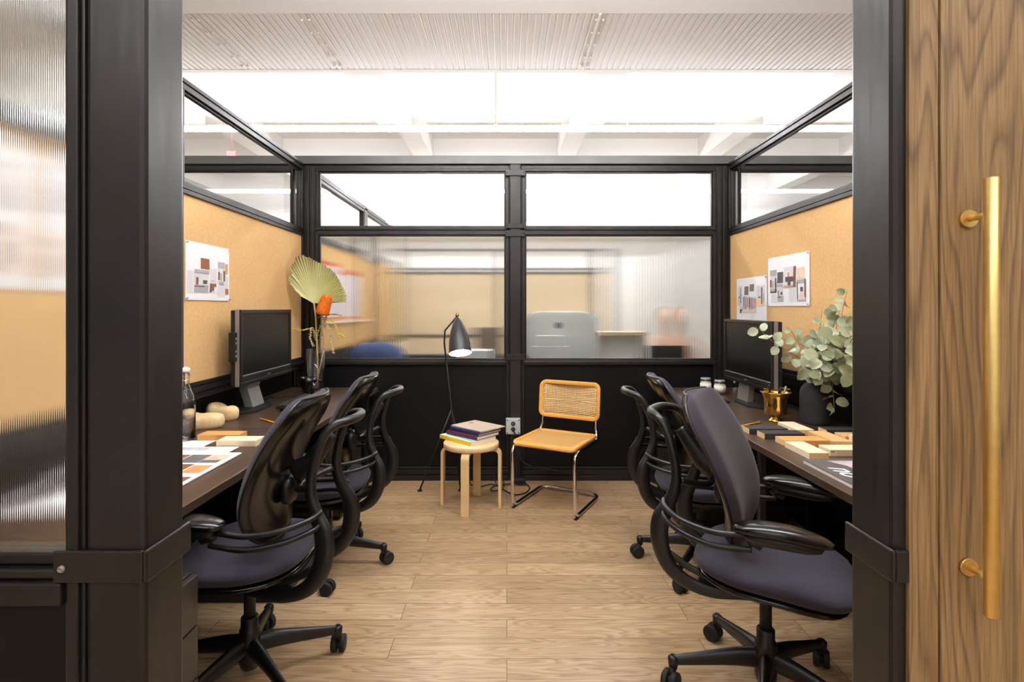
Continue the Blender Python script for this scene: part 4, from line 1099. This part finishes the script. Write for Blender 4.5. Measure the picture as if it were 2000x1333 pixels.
def brass_cup(cx, cy, sc, label, pens=True):
    r = empty('brass_cup', (cx, cy, DZ)); tag(r, label, 'cup'); r.scale = (sc,)*3
    pr = [(.0, 0), (.036, 0), (.038, .003), (.034, .010), (.022, .022), (.021, .028), (.034, .033), (.050, .040), (.055, .052), (.057, .09), (.060, .13), (.067, .148), (.078, .160), (.079, .163), (.076, .164), (.064, .149), (.057, .13), (.053, .09), (.051, .056), (.045, .046), (.0, .044)]
    m = MB(); m.lathe(pr, n=48); m.build('cup_body', POLBRASS, r); return r
brass_cup(1.465, 2.93, 1, 'brass footed cup holding pens on the right desk')
brass_cup(1.575, 3.13, .92, 'second brass cup, mostly hidden behind the pen cup')
for (dx, dy, tx, ty, h, lab, mt) in ((-.03, -.01, -.055, -.02, .205, 'tall black pen with brass clip leaning left in the brass cup', MATTE), (-.01, .02, -.03, .03, .185, 'short black pen standing behind the tall one in the brass cup', MATTE),
                                 (.0, -.02, .005, -.035, .18, 'black marker in the middle of the brass cup', RUBBER), (.02, .02, .045, .02, .185, 'black pen leaning right in the brass cup', MATTE), (.03, .0, .062, -.012, .195, 'silver pen leaning right in the brass cup', PALEALU)):
    m = MB(); m.tube([(1.465+dx*.6, 2.93+dy*.6, DZ+.05), (1.465+tx*.8, 2.93+ty*.8, DZ+h-.01), (1.465+tx*.82, 2.93+ty*.82, DZ+h)], [.005, .0055, .003], 10)
    tag(m.build('pen', mt), lab, 'pen')
BV = Vector((1.658, 2.89, DZ))
m = MB(); m.lathe([(.0, 0), (.070, 0), (.074, .005), (.076, .02), (.076, .155), (.070, .185), (.053, .208), (.041, .222), (.039, .25), (.042, .265), (.039, .266), (.036, .25), (.038, .222), (.06, .19), (.07, .15), (.07, .02), (.0, .01)], n=48, c=BV)
tag(m.build('black_vase', plain('matte_black_ceramic', (44, 44, 46), .75, var=.03)), 'matte black bottle vase holding eucalyptus on the right desk', 'vase')
# eucalyptus branches
def leaf(m, c, d, nrm, r, fold):
    d = d.normalized(); nrm = (nrm-d*nrm.dot(d)); nrm = nrm.normalized() if nrm.length > 1e-4 else d.orthogonal().normalized(); s_ = d.cross(nrm)
    vs = [c]; n = 10
    tip = 1.15
    ctr = c+d*r
    vs = [ctr]
    for k in range(n):
        t = 2*PI*k/n; a = math.cos(t); b = math.sin(t)
        vs.append(ctr+d*(r*a*(tip if a > .9 else 1))+s_*(r*.92*b)+nrm*(fold*r*abs(b)-.12*r*a*a))
    m.add(vs, [(0, 1+k, 1+(k+1) % n) for k in range(n)], True)
def euc(pts, lab, mat, n, r0, r1, seed, spread=1.0, start=.35, group=None):
    P = [Vector(p) for p in pts]; o = P[0]; r = empty('eucalyptus_branch', o); tag(r, lab, 'branch', group)
    sp = spline([p-o for p in P], 10); N = len(sp); m = MB(); m.tube(sp, [.0026-.0016*i/N for i in range(N)], 6); m.build('twig', TWIG, r)
    rnd = random.Random(seed); m = MB()
    for k in range(n):
        q = start+(1-start)*(k+.5)/n; i = min(N-2, int(q*(N-1))); p = sp[i]; t = (sp[i+1]-sp[i]).normalized()
        side_ = t.orthogonal(); side_.rotate(Matrix.Rotation(k*2.4+rnd.uniform(-.4, .4), 3, t)); d = (side_*spread+t*.35+Vector((0, 0, rnd.uniform(-.4, .2)))).normalized()
        if (o+p).x > 1.665 and d.x > 0: d.x *= -1
        rr = rnd.uniform(r0, r1)*(1-.25*q)
        leaf(m, p+d*.008, d, Vector((rnd.uniform(-1, .4), -1.0, rnd.uniform(-.2, 1.0))), rr, rnd.uniform(.05, .4))
    for v in range(len(m.v)):
        x, y, z = m.v[v]
        if x+o.x > 1.733: m.v[v] = (1.733-o.x-(x+o.x-1.733)*.2, y, z)
    m.build('leaves', mat, r, recalc=False)
mouth = BV+Vector((0, 0, .262))
def ap(px, py, Y): return at_depth(px, py, Y)
b0 = BV+Vector((0, 0, .12))
euc([b0, mouth+Vector((-.01, 0, 0)), ap(1578, 712, 2.86), ap(1545, 690, 2.82), ap(1510, 668, 2.78), ap(1480, 640, 2.75)], 'long thin eucalyptus branch reaching left over the monitor edge', SAGE, 11, .028, .037, 1, start=.5)
euc([b0, mouth+Vector((.01, -.02, 0)), ap(1622, 728, 2.80), ap(1627, 765, 2.74), ap(1630, 808, 2.71)], 'eucalyptus branch drooping down in front of the black vase', SAGE2, 10, .028, .038, 2, start=.45)
G = 'eucalyptus branches making up the dense cluster'
tips = [(1606, 606, 2.78, 1598, 680), (1632, 622, 2.68, 1612, 690), (1668, 655, 2.52, 1640, 700), (1676, 600, 2.50, 1650, 690), (1600, 640, 2.80, 1590, 690), (1585, 675, 2.78, 1592, 705), (1640, 600, 2.72, 1625, 680), (1660, 640, 2.60, 1640, 700), (1680, 690, 2.50, 1650, 715), (1668, 730, 2.50, 1640, 725), (1610, 660, 2.66, 1605, 705), (1575, 720, 2.72, 1592, 725), (1640, 700, 2.6, 1620, 715), (1690, 655, 2.45, 1655, 700), (1700, 720, 2.42, 1660, 722), (1630, 655, 2.62, 1618, 700), (1605, 735, 2.68, 1600, 728), (1600, 690, 2.60, 1600, 715), (1650, 670, 2.55, 1630, 705)]
for i, (px, py, Y, qx, qy) in enumerate(tips):
    euc([b0, mouth+Vector((.02*math.cos(i*2.1), .02*math.sin(i*2.1), 0)), ap(qx, qy, (Y+2.89)/2), ap(px, py, Y)], 'short leafy eucalyptus branch in the dense cluster above the black vase', SAGE if i % 3 else SAGE2, 11, .032, .043, 10+i, start=.42, group=G)
euc([b0, mouth, ap(1640, 660, 2.75), ap(1645, 610, 2.70), ap(1655, 566, 2.68)], 'tallest eucalyptus branch pointing up beside the steel post', SAGE, 8, .025, .034, 40, start=.6)
euc([b0, mouth, ap(1590, 690, 2.85), ap(1560, 670, 2.84), ap(1545, 645, 2.83)], 'short eucalyptus sprig rising just right of the monitor', SAGE2, 4, .024, .032, 41, start=.75)
# magazine
mg = empty('magazine', (1.305, 1.93, DZ)); tag(mg, 'dark grey magazine with white lettering at the near edge of the right desk', 'magazine')
m = MB(); m.box(-.125, .125, -.20, .21, .001, .015); m.build('pages', PAGES, mg)
m = MB(); m.box(-.127, .127, -.202, .212, .015, .0162); m.box(-.127, .127, -.202, .212, 0, .001); m.build('cover', plain('magazine_grey', (92, 86, 86), .4), mg)
m = MB(); m.add([(-.05, .185, .0166), (.12, .185, .0166), (.12, -.16, .0166), (.02, -.15, .0166), (-.005, .05, .0166), (-.01, .12, .0166)], [(0, 1, 2, 3, 4, 5)]); m.build('cover_photo', plain('cover_photo', (196, 182, 190), .4, var=.25, vs=12), mg, recalc=False)
m = MB(); m.add([(-.0, .11, .0168), (.12, .13, .0168), (.12, -.05, .0168), (.02, -.02, .0168)], [(0, 1, 2, 3)]); m.build('cover_figure', plain('cover_figure', (104, 88, 94), .4, var=.25, vs=20), mg, recalc=False)
cu = bpy.data.curves.new('title', 'FONT'); cu.body = 'no'; cu.size = .115; cu.shear = .35; cu.extrude = .0003; cu.offset = .001
t_ = bpy.data.objects.new('title_lettering', cu); COL.objects.link(t_); t_.parent = mg; t_.location = (-.098, .10, .0172); t_.rotation_euler = (0, 0, -PI/2); cu.materials.append(PAPER)
bpy.context.view_layer.update()
me_ = bpy.data.meshes.new_from_object(t_); t2 = bpy.data.objects.new('title_lettering', me_); COL.objects.link(t2); t2.parent = mg; t2.location = t_.location; t2.rotation_euler = t_.rotation_euler
bpy.data.objects.remove(t_); t2.name = 'title_lettering'

# ================================================================== POSTERS
def poster(X, s, ya, yb, z0, z1, label, items, pins=True):
    """s: +1 wall at the right. coordinates u 0..1 left to right as seen, v 0..1 bottom to top"""
    r = empty('moodboard', (X, (ya+yb)/2, (z0+z1)/2)); tag(r, label, 'poster'); w = abs(yb-ya); h = z1-z0
    def P(u, v, o):
        y = (-.5+u)*w if s < 0 else (.5-u)*w
        bow = .006*math.sin(PI*v)*math.sin(PI*u); return Vector((-s*(o+bow), y, (v-.5)*h))
    m = MB(); m.grid(lambda a, b: P(a, b, .003), 12, 10); m.build('sheet', PAPER, r, recalc=False)
    for (u0, u1, v0, v1, mat) in items:
        comp = mat if isinstance(mat, list) else [(0, 1, 0, 1, mat)]
        m = MB(); mats = []
        for q, (a0, a1, c0, c1, mt) in enumerate(comp):
            m.cur = len(mats); mats.append(mt); o = .0042+.0004*q
            m.grid(lambda a, b: P(u0+(u1-u0)*(a0+(a1-a0)*a), v0+(v1-v0)*(c0+(c1-c0)*b), o), 4, 4)
        m.build('picture', mats, r, recalc=False)
    m = MB()
    for u in (.015, .985):
        for v in (.03, .97): p = P(u, v, .006); m.tube([p, p-Vector((s*.008, 0, 0))], [.004, .005], 10)
    m.build_each('pin', PALEALU, r)
def pic(name, a, b, c=None, sc=8, d='Z'):
    m, nt, bb = new_mat(name); v = coords(nt, (sc, sc, sc*1.4)); f = noise(nt, v, 2.0, 3, .5)
    st = [(.35, lin(a)), (.55, lin(b))]
    if c: st = [(.36, lin(a)), (.48, lin(b)), (.60, lin(c))]
    L(nt, ramp(nt, f, st), bb.inputs['Base Color']); bb.inputs['Roughness'].default_value = .6
    return m
P_WOOD = wood('pic_walnut', (110, 66, 44), (164, 104, 72), 'Y', 4); P_OR = wood('pic_amber', (206, 134, 60), (226, 162, 92), 'Y', 4)
def fl(n, c, v=.05): return plain('pic_'+n, c, .6, var=v, vs=40)
gA, gB, gC, gD = fl('light', (222, 218, 220)), fl('mid', (176, 172, 174)), fl('dark', (84, 80, 80), .15), fl('white', (236, 234, 236))
tA, tB, tC = fl('taupe', (186, 158, 140)), fl('brown', (126, 84, 64), .2), fl('peach', (236, 208, 186))
bA, oA, oB = fl('blue', (150, 166, 200), .15), fl('orange', (226, 150, 98), .1), fl('olive', (124, 118, 104), .12)
P_W = gA; P_BR = fl('brick', (186, 104, 70), .25); P_DK = gC; P_PCH = tC; P_OLV = oB
P_RM = [(0, 1, 0, 1, gA), (0, 1, 0, .34, gB), (.10, .26, .34, .66, tB), (.58, .88, .40, .56, gC), (0, .7, .26, .30, gC), (0, 1, .86, 1, gB)]
P_RM2 = [(0, 1, 0, 1, gA), (0, 1, .72, 1, gB), (0, .22, .2, .55, tB), (.3, .52, .18, .5, tA), (.78, 1, .16, .62, gC), (.2, .8, 0, .14, gB)]
P_BRN = [(0, 1, 0, 1, gA), (0, .9, .08, .58, tB), (.62, 1, 0, .36, gD), (0, .3, .0, .1, gC), (.1, .6, .74, .8, gB)]
P_TBL = [(0, 1, 0, 1, gA), (.8, 1, 0, 1, tB), (.15, .8, .28, .52, gC), (.35, .6, .08, .3, gC), (.34, .5, .52, .74, oA), (0, .8, .0, .1, tA)]
P_BLU = [(0, 1, 0, 1, gA), (0, .5, .35, .95, bA), (.6, 1, .3, .9, oA), (.2, .55, .15, .55, bA), (0, 1, 0, .2, tC), (0, .08, .2, 1, gC)]
P_STA = [(0, 1, 0, 1, gA), (0, 1, 0, .34, tC), (.55, .68, .1, .9, gC), (.2, .5, .4, .46, gC), (.8, .9, .2, .6, gB)]
P_ST = [(0, 1, 0, 1, gB), (.14, .86, .10, .8, gD), (0, .1, .1, .9, gC), (.4, .7, .45, .65, gC), (.3, .8, .15, .4, tC), (.86, 1, .2, 1, tB)]
pt = at_x(450, 486, XL+.0); 
poster(XL-.010, -1, pt.y-.425, pt.y, 1.40, 1.70, 'white moodboard sheet pinned on the left cork board',
       [(.30, .49, .55, .74, P_WOOD), (.17, .47, .13, .53, P_RM), (.50, .665, .38, .58, P_W), (.50, .665, .15, .42, P_BRN), (.695, .87, .30, .72, P_RM2), (.695, .87, .08, .28, P_W), (.885, .955, .50, .70, P_OR), (.885, .975, .24, .48, P_W), (.885, .975, .12, .23, P_BR), (.03, .15, .13, .5, P_W)])
p1 = at_x(1498, 508, XR); p2 = at_x(1579, 488, XR)
poster(XR+.010, 1, p2.y, p1.y, 1.372, 1.690, 'white moodboard sheet pinned higher on the right cork board',
       [(.07, .25, .30, .74, P_RM2), (.07, .25, .27, .36, P_DK), (.27, .42, .46, .68, P_DK), (.27, .42, .08, .44, P_RM), (.44, .72, .36, .76, P_TBL), (.56, .72, .08, .34, P_W), (.74, .90, .52, .72, P_PCH), (.74, .93, .08, .50, P_ST), (.10, .25, .06, .25, P_W)])
p1 = at_x(1437, 545, XR); p2 = at_x(1496, 537, XR)
poster(XR+.010, 1, p2.y, p1.y, 1.265, 1.580, 'white moodboard sheet behind the top of the right monitor',
       [(.06, .22, .36, .82, P_STA), (.13, .25, .18, .34, P_BRN), (.30, .45, .60, .80, P_OLV), (.48, .62, .68, .84, P_OLV), (.27, .46, .20, .58, P_BLU), (.48, .70, .20, .55, P_BLU), (.72, .95, .34, .80, P_STA)])

for yy, lab in ((1.15, 'large white sheet on the near left cork, blurred behind the nearest reeded glass'), (1.72, 'large white sheet on the near left cork board, further from the camera')):
    poster(XL-.010, -1, yy, yy+.50, 1.42, 1.90, lab, [(.06, .46, .55, .9, P_RM), (.52, .92, .5, .9, P_W), (.1, .5, .1, .45, P_PCH), (.55, .9, .1, .42, P_RM2)])
# ================================================================== BACK OFFICE seen through the glass
# next cubicle's left side partition continues backwards
m = MB(); X = XL-.01
for a, b in ((4.36, 6.08), (6.2, 7.6)):
    ring(m, 'Y', a, b, 1.955, 2.475, .03, X-.05, X); ring(m, 'Y', a, b, .955, 1.95, .022, X-.05, X)
m.box(X-.06, X+.004, 6.08, 6.20, 0, 2.5); m.box(X-.06, X+.004, 4.36, 7.6, 2.478, 2.52); trim(m, .002)
m = MB(); m.box(X-.12, X-.09, 4.36, 7.6, 0, .93); m.box(X-.10, X, 4.36, 7.6, .90, .955); struct(m.build('wall_back_left', BLACKP))
for a, b, lab in ((4.39, 6.07, 'cork pinboard in the next cubicle nearest the reeded glass'), (6.21, 7.58, 'cork pinboard deeper inside the next cubicle')):
    m = MB(); m.box(X-.03, X-.012, a, b, .977, 1.93); tag(m.build('pinboard', CORK), lab, 'pinboard')
# end partition
m = MB(); ring(m, 'X', XL, .0, .955, 1.88, .03, 7.6, 7.66); ring(m, 'X', 0.02, 1.35, .955, 1.88, .03, 7.6, 7.66); ring(m, 'X', XL, 1.35, 1.9, 2.20, .03, 7.6, 7.66)
m.box(-.02, .05, 7.58, 7.68, 0, 2.2); m.box(1.35, 1.42, 7.58, 7.68, 0, 2.2); trim(m, .002)
TANB = plain('beige_board', (222, 200, 164), .8)
m = MB(); m.box(XL, 1.35, 7.62, 7.64, .72, 1.87); tag(m.build('pinboard', TANB), 'beige pinboard on the far end wall of the next cubicle', 'pinboard')
m = MB(); m.box(XL, 1.35, 7.62, 7.65, 0, .71); struct(m.build('wall_end', BLACKP))
# posters on the next cubicle's left cork
RED = plain('print_red', (214, 84, 60), .6); LAV = plain('print_lavender', (222, 218, 228), .6, var=.08, vs=8)
def wallsheet(y0, y1, z0, z1, stripes, label):
    r = empty('wall_print', (X-.011, (y0+y1)/2, (z0+z1)/2)); tag(r, label, 'poster'); h = (z1-z0)/2; w = (y1-y0)/2
    m = MB(); m.box(0, .004, -w, w, -h, h); m.build('sheet', LAV, r)
    m = MB()
    for (a, b) in stripes: m.box(.0042, .005, -w, w, -h+a*2*h, -h+b*2*h)
    m.build_each('stripe', RED, r)
wallsheet(4.55, 5.15, 1.26, 1.78, [(.0, .03), (.93, 1.0)], 'large pale print with red bands in the next cubicle, nearest the glass')
wallsheet(5.22, 5.75, 1.26, 1.74, [(.0, .03), (.9, 1.0)], 'large pale print with red bands in the next cubicle, beside the first')
m = MB(); m.box(X, X+.025, 4.5, 6.0, 1.22, 1.236); tag(m.build('display_ledge', WHITE), 'thin white ledge under the prints in the next cubicle', 'shelf')
# desks of the next cubicle
def simple_desk(x0, x1, y0, y1, label):
    r = empty('desk', ((x0+x1)/2, (y0+y1)/2, 0)); tag(r, label, 'desk'); a, b = (x1-x0)/2, (y1-y0)/2
    m = MB(); m.box(-a, a, -b, b, DZ-.03, DZ); m.build('desktop', WALNUT, r, bevel=.003)
    for sx in (-1, 1):
        for sy in (-1, 1): m = MB(); m.box(sx*(a-.05)-.02, sx*(a-.05)+.02, sy*(b-.05)-.02, sy*(b-.05)+.02, 0, DZ-.03); m.build('leg', STEEL, r)
simple_desk(XL+.02, -.9, 4.45, 6.0, 'desk behind the left reeded glass below the prints')
simple_desk(-.2, 2.2, 4.45, 5.15, 'desk behind the right reeded glass with the silver computer')
# silver all-in-one seen from behind
cxx = at_depth(1095, 640, 4.72)
r = empty('computer', (cxx.x, 4.72, DZ)); tag(r, 'silver all-in-one computer seen from behind through the right reeded glass', 'computer')
SIL = plain('silver_shell', (232, 236, 234), .4, .2, var=.02)
zt = EYE-(608-603)*4.72/F-DZ
m = MB(); m.sell((0, .0, zt-.22), .325, .022, .22, 5, 8, 32, 14); m.build('shell', SIL, r)
m = MB(); m.box(-.09, .09, .02, .04, .02, zt-.2); m.box(-.10, .10, -.07, .12, 0, .01); m.build('stand', SIL, r, bevel=.003)
m = MB(); m.sell((-.02, -.0225, zt-.125), .030, .0015, .030, 2, 2.2, 20, 8); m.build('round_mark', plain('mark_grey', (96, 98, 98), .4), r)
for (px0, px1, py, Y, h, lab) in ((1040, 1108, 676, 4.60, .16, 'white box standing on the desk in front of the silver computer'), (1052, 1096, 657, 4.64, .0, '')):
    if h:
        a = at_depth(px0, py, Y); b = at_depth(px1, py, Y); m = MB(); m.box(a.x, b.x, Y-.06, Y, DZ, a.z); m.box(a.x+.04, b.x-.04, Y-.05, Y, a.z, a.z+.09)
        tag(m.build('white_box', WHITE, bevel=.004), lab, 'box')
r = empty('desk_organiser', (at_depth(1208, 650, 4.9).x, 4.9, DZ)); tag(r, 'white desktop shelf unit with tan top behind the reeded glass', 'organiser')
zt = EYE-(648-603)*4.9/F-DZ
m = MB(); m.box(-.23, .23, -.12, .12, zt-.03, zt); m.build('top', TANB, r)
m = MB(); m.box(-.22, -.20, -.11, .11, 0, zt-.03); m.box(.20, .22, -.11, .11, 0, zt-.03); m.box(-.2, .2, .09, .11, 0, zt-.03); m.box(-.2, .2, -.11, .11, .13, .145); m.build('body', WHITE, r)
for q, cl in enumerate(((204, 110, 104), (120, 120, 124), (220, 218, 214), (60, 60, 64))):
    m = MB(); m.box(-.16+q*.08, -.11+q*.08, -.10, .05, 0, .11); m.build('file', plain('file_%d' % q, cl, .6), r)
# dark laptop and jacket-like dark items
m = MB(); a = at_depth(1305, 675, 5.0); m.box(a.x-.20, a.x+.17, 4.98, 5.0, DZ, a.z+.0); m.box(a.x-.20, a.x+.17, 4.80, 5.0, DZ, DZ+.015)
tag(m.build('laptop', MATTE, bevel=.003), 'dark laptop on the desk in front of the seated person', 'laptop')
m = MB(); m.sell((-1.18, 4.85, .895), .26, .18, .155, 2.5, 2.5, 24, 12); 
tag(m.build('blue_bag', plain('blue_fabric', (62, 78, 122), .9)), 'blue fabric bag on the desk behind the left reeded glass', 'bag')
m = MB(); m.box(-.42, -.15, 4.8, 5.0, DZ, .98); tag(m.build('paper_stack', PAPER, bevel=.003), 'stack of white paper trays behind the floor lamp glass', 'papers')
m = MB(); m.box(-.34, -.08, 5.6, 5.9, DZ-.02, 1.16); m.box(-.36, -.06, 5.58, 5.92, 0, DZ-.02); tag(m.build('cabinet', plain('grey_brown', (128, 110, 96), .6), bevel=.005), 'grey brown cabinet beyond the left reeded glass', 'cabinet')
# white panel wall on the right of the next cubicle
m = MB(); m.box(2.9, 3.0, 4.4, 10.5, 0, 2.3); struct(m.build('wall_back_right', plain('pale_grey_wall', (196, 197, 196), .7)))

# seated person behind the glass
def person():
    O = Vector((1.83, 6.0, 0)); r = empty('person', O); tag(r, 'seated person in an orange-brown top behind the right reeded glass', 'person')
    SK = plain('skin', (224, 178, 150), .55, var=.04); TOP = plain('top_fabric', (196, 160, 138), .85); TR = plain('trousers', (60, 62, 74), .85); HAIR = plain('hair', (116, 78, 56), .6, var=.2)
    V = {}; verts = []; edges = []; rad = []
    def add(n, p, q, par=None):
        V[n] = len(verts); verts.append(p); rad.append(q)
        if par: edges.append((V[par], V[n]))
    add('pelvis', (0, 0, .52), .15); add('waist', (0, -.01, .68), .125, 'pelvis'); add('chest', (0, -.02, .88), .15, 'waist'); add('neck0', (0, -.02, 1.03), .075, 'chest')
    add('neck', (0, -.035, 1.10), .055, 'neck0'); add('head0', (0, -.05, 1.17), .075, 'neck'); add('head1', (0, -.05, 1.25), .085, 'head0'); add('head2', (0, -.04, 1.31), .06, 'head1')
    for s, k in ((-1, 'l'), (1, 'r')):
        add('sh'+k, (.17*s, -.02, .98), .06, 'chest'); add('el'+k, (.24*s, -.14, .76), .045, 'sh'+k); add('wr'+k, (.12*s, -.36, .79), .028, 'el'+k); add('pa'+k, (.10*s, -.43, .79), .03, 'wr'+k)
        for f in range(4):
            o = -.03+.02*f; add('f%s%d' % (k, f), (.10*s+o, -.475, .79), .010, 'pa'+k); add('g%s%d' % (k, f), (.10*s+o*1.1, -.505-.006*(f in (1, 2)), .777), .008, 'f%s%d' % (k, f))
        add('th'+k, (.10*s-.045*s, -.43, .785), .010, 'pa'+k); add('ti'+k, (.10*s-.065*s, -.455, .78), .008, 'th'+k)
        add('hip'+k, (.09*s, -.05, .50), .10, 'pelvis'); add('kn'+k, (.12*s, -.42, .50), .065, 'hip'+k); add('an'+k, (.12*s, -.40, .10), .042, 'kn'+k); add('to'+k, (.12*s, -.53, .04), .035, 'an'+k)
    me = bpy.data.meshes.new('body'); me.from_pydata(verts, edges, []); o = bpy.data.objects.new('body', me); COL.objects.link(o); o.parent = r
    sk = o.modifiers.new('skin', 'SKIN'); 
    for i, sv in enumerate(me.skin_vertices[0].data): sv.radius = (rad[i], rad[i]); sv.use_root = (i == 0)
    sk.use_smooth_shade = True; q = o.modifiers.new('sub', 'SUBSURF'); q.levels = 1; q.render_levels = 1
    me.materials.append(SK)
    m = MB(); m.tube(spline([(0, 0, .47), (0, -.01, .62), (0, -.02, .80), (0, -.02, .95), (0, -.02, 1.05)], 4), interp([.19, .165, .185, .20, .085], 4), 20, flat=(.72, 1.05), up=(0, 1, 0))
    for s in (-1, 1): m.tube(spline([(.12*s, -.02, .99), (.18*s, -.03, .97), (.245*s, -.14, .76), (.14*s, -.33, .79)], 4), interp([.07, .075, .058, .042], 4), 14)
    m.build('shirt', TOP, r)
    m = MB()
    for s in (-1, 1): m.tube(spline([(.06*s, .02, .50), (.10*s, -.12, .50), (.12*s, -.42, .51), (.12*s, -.42, .3), (.12*s, -.40, .10)], 5), interp([.12, .115, .082, .07, .055], 5), 14)
    m.build('trousers', TR, r)
    m = MB(); m.sell((0, -.045, 1.245), .078, .098, .118, 2.2, 2.2, 28, 18); m.sell((0, -.145, 1.235), .012, .018, .022, 2, 2, 10, 8); m.sell((-.08, -.04, 1.24), .01, .018, .03, 2, 2, 10, 8); m.sell((.08, -.04, 1.24), .01, .018, .03, 2, 2, 10, 8); m.build('face', SK, r)
    m = MB()
    for s in (-1, 1): m.sell((.03*s, -.134, 1.255), .012, .008, .007, 2, 2, 10, 6)
    m.build_each('eye', plain('eye_dark', (40, 30, 28), .3), r)
    m = MB(); m.sell((0, -.137, 1.195), .022, .008, .006, 2, 2, 10, 6); m.build('mouth', plain('lips', (180, 104, 92), .5), r)
    m = MB(); m.sell((0, -.02, 1.275), .090, .102, .108, 2.2, 2.2, 28, 16, fn=lambda p: Vector((p.x, p.y if p.y > -.055 else -.055-(p.y+.055)*-.3, p.z))); m.build('hair', HAIR, r)
    c = empty('side_chair', O+Vector((0, 0, 0))); tag(c, 'dark chair the person behind the glass sits on', 'chair')
    m = MB(); m.box(-.23, .23, -.26, .2, .335, .375); m.build('seat', MATTE, c, bevel=.01)
    m = MB(); m.box(-.22, .22, .23, .26, .45, .9); m.build('backrest', MATTE, c, bevel=.01)
    for sx in (-1, 1):
        for yy in (-.22, .22): m = MB(); m.cyl((.2*sx, yy, 0), (.2*sx, yy, .335 if yy < 0 else .5), .012, 8); m.build('leg', MATTE, c)
person()

# ------------------------------------------------------------------ groups of repeats
GROUPS = {'wood_block': 'wood sample blocks on the desks', 'book': 'books stacked on the stool', 'pen': 'pens in the brass cup', 'pencil': 'yellow pencils on the desks',
          'candle_jar': 'cream candle jars on the right desk', 'desk': 'walnut office desks', 'linear_light': 'linear pendant lights', 'pinboard': 'cork pinboards on the partitions',
          'moodboard': 'moodboard sheets pinned to the cork', 'pedestal': 'drawer pedestals under the desks', 'monitor': 'computer monitors on the desks', 'keyboard': 'keyboards on the desks',
          'hanging_sprig': 'dried sprigs in the glass vase', 'brass_cup': 'brass footed cups', 'carved_form': 'carved wooden forms', 'wall_vent': 'wall vent grilles',
          'wall_print': 'prints in the next cubicle', 'paper_sheet': 'paper sheets on the left desk', 'eucalyptus_branch': 'eucalyptus branches in the black vase'}
for o in bpy.data.objects:
    if o.parent is None and 'label' in o and 'group' not in o:
        g = GROUPS.get(o.name.split('.')[0])
        if g: o['group'] = g
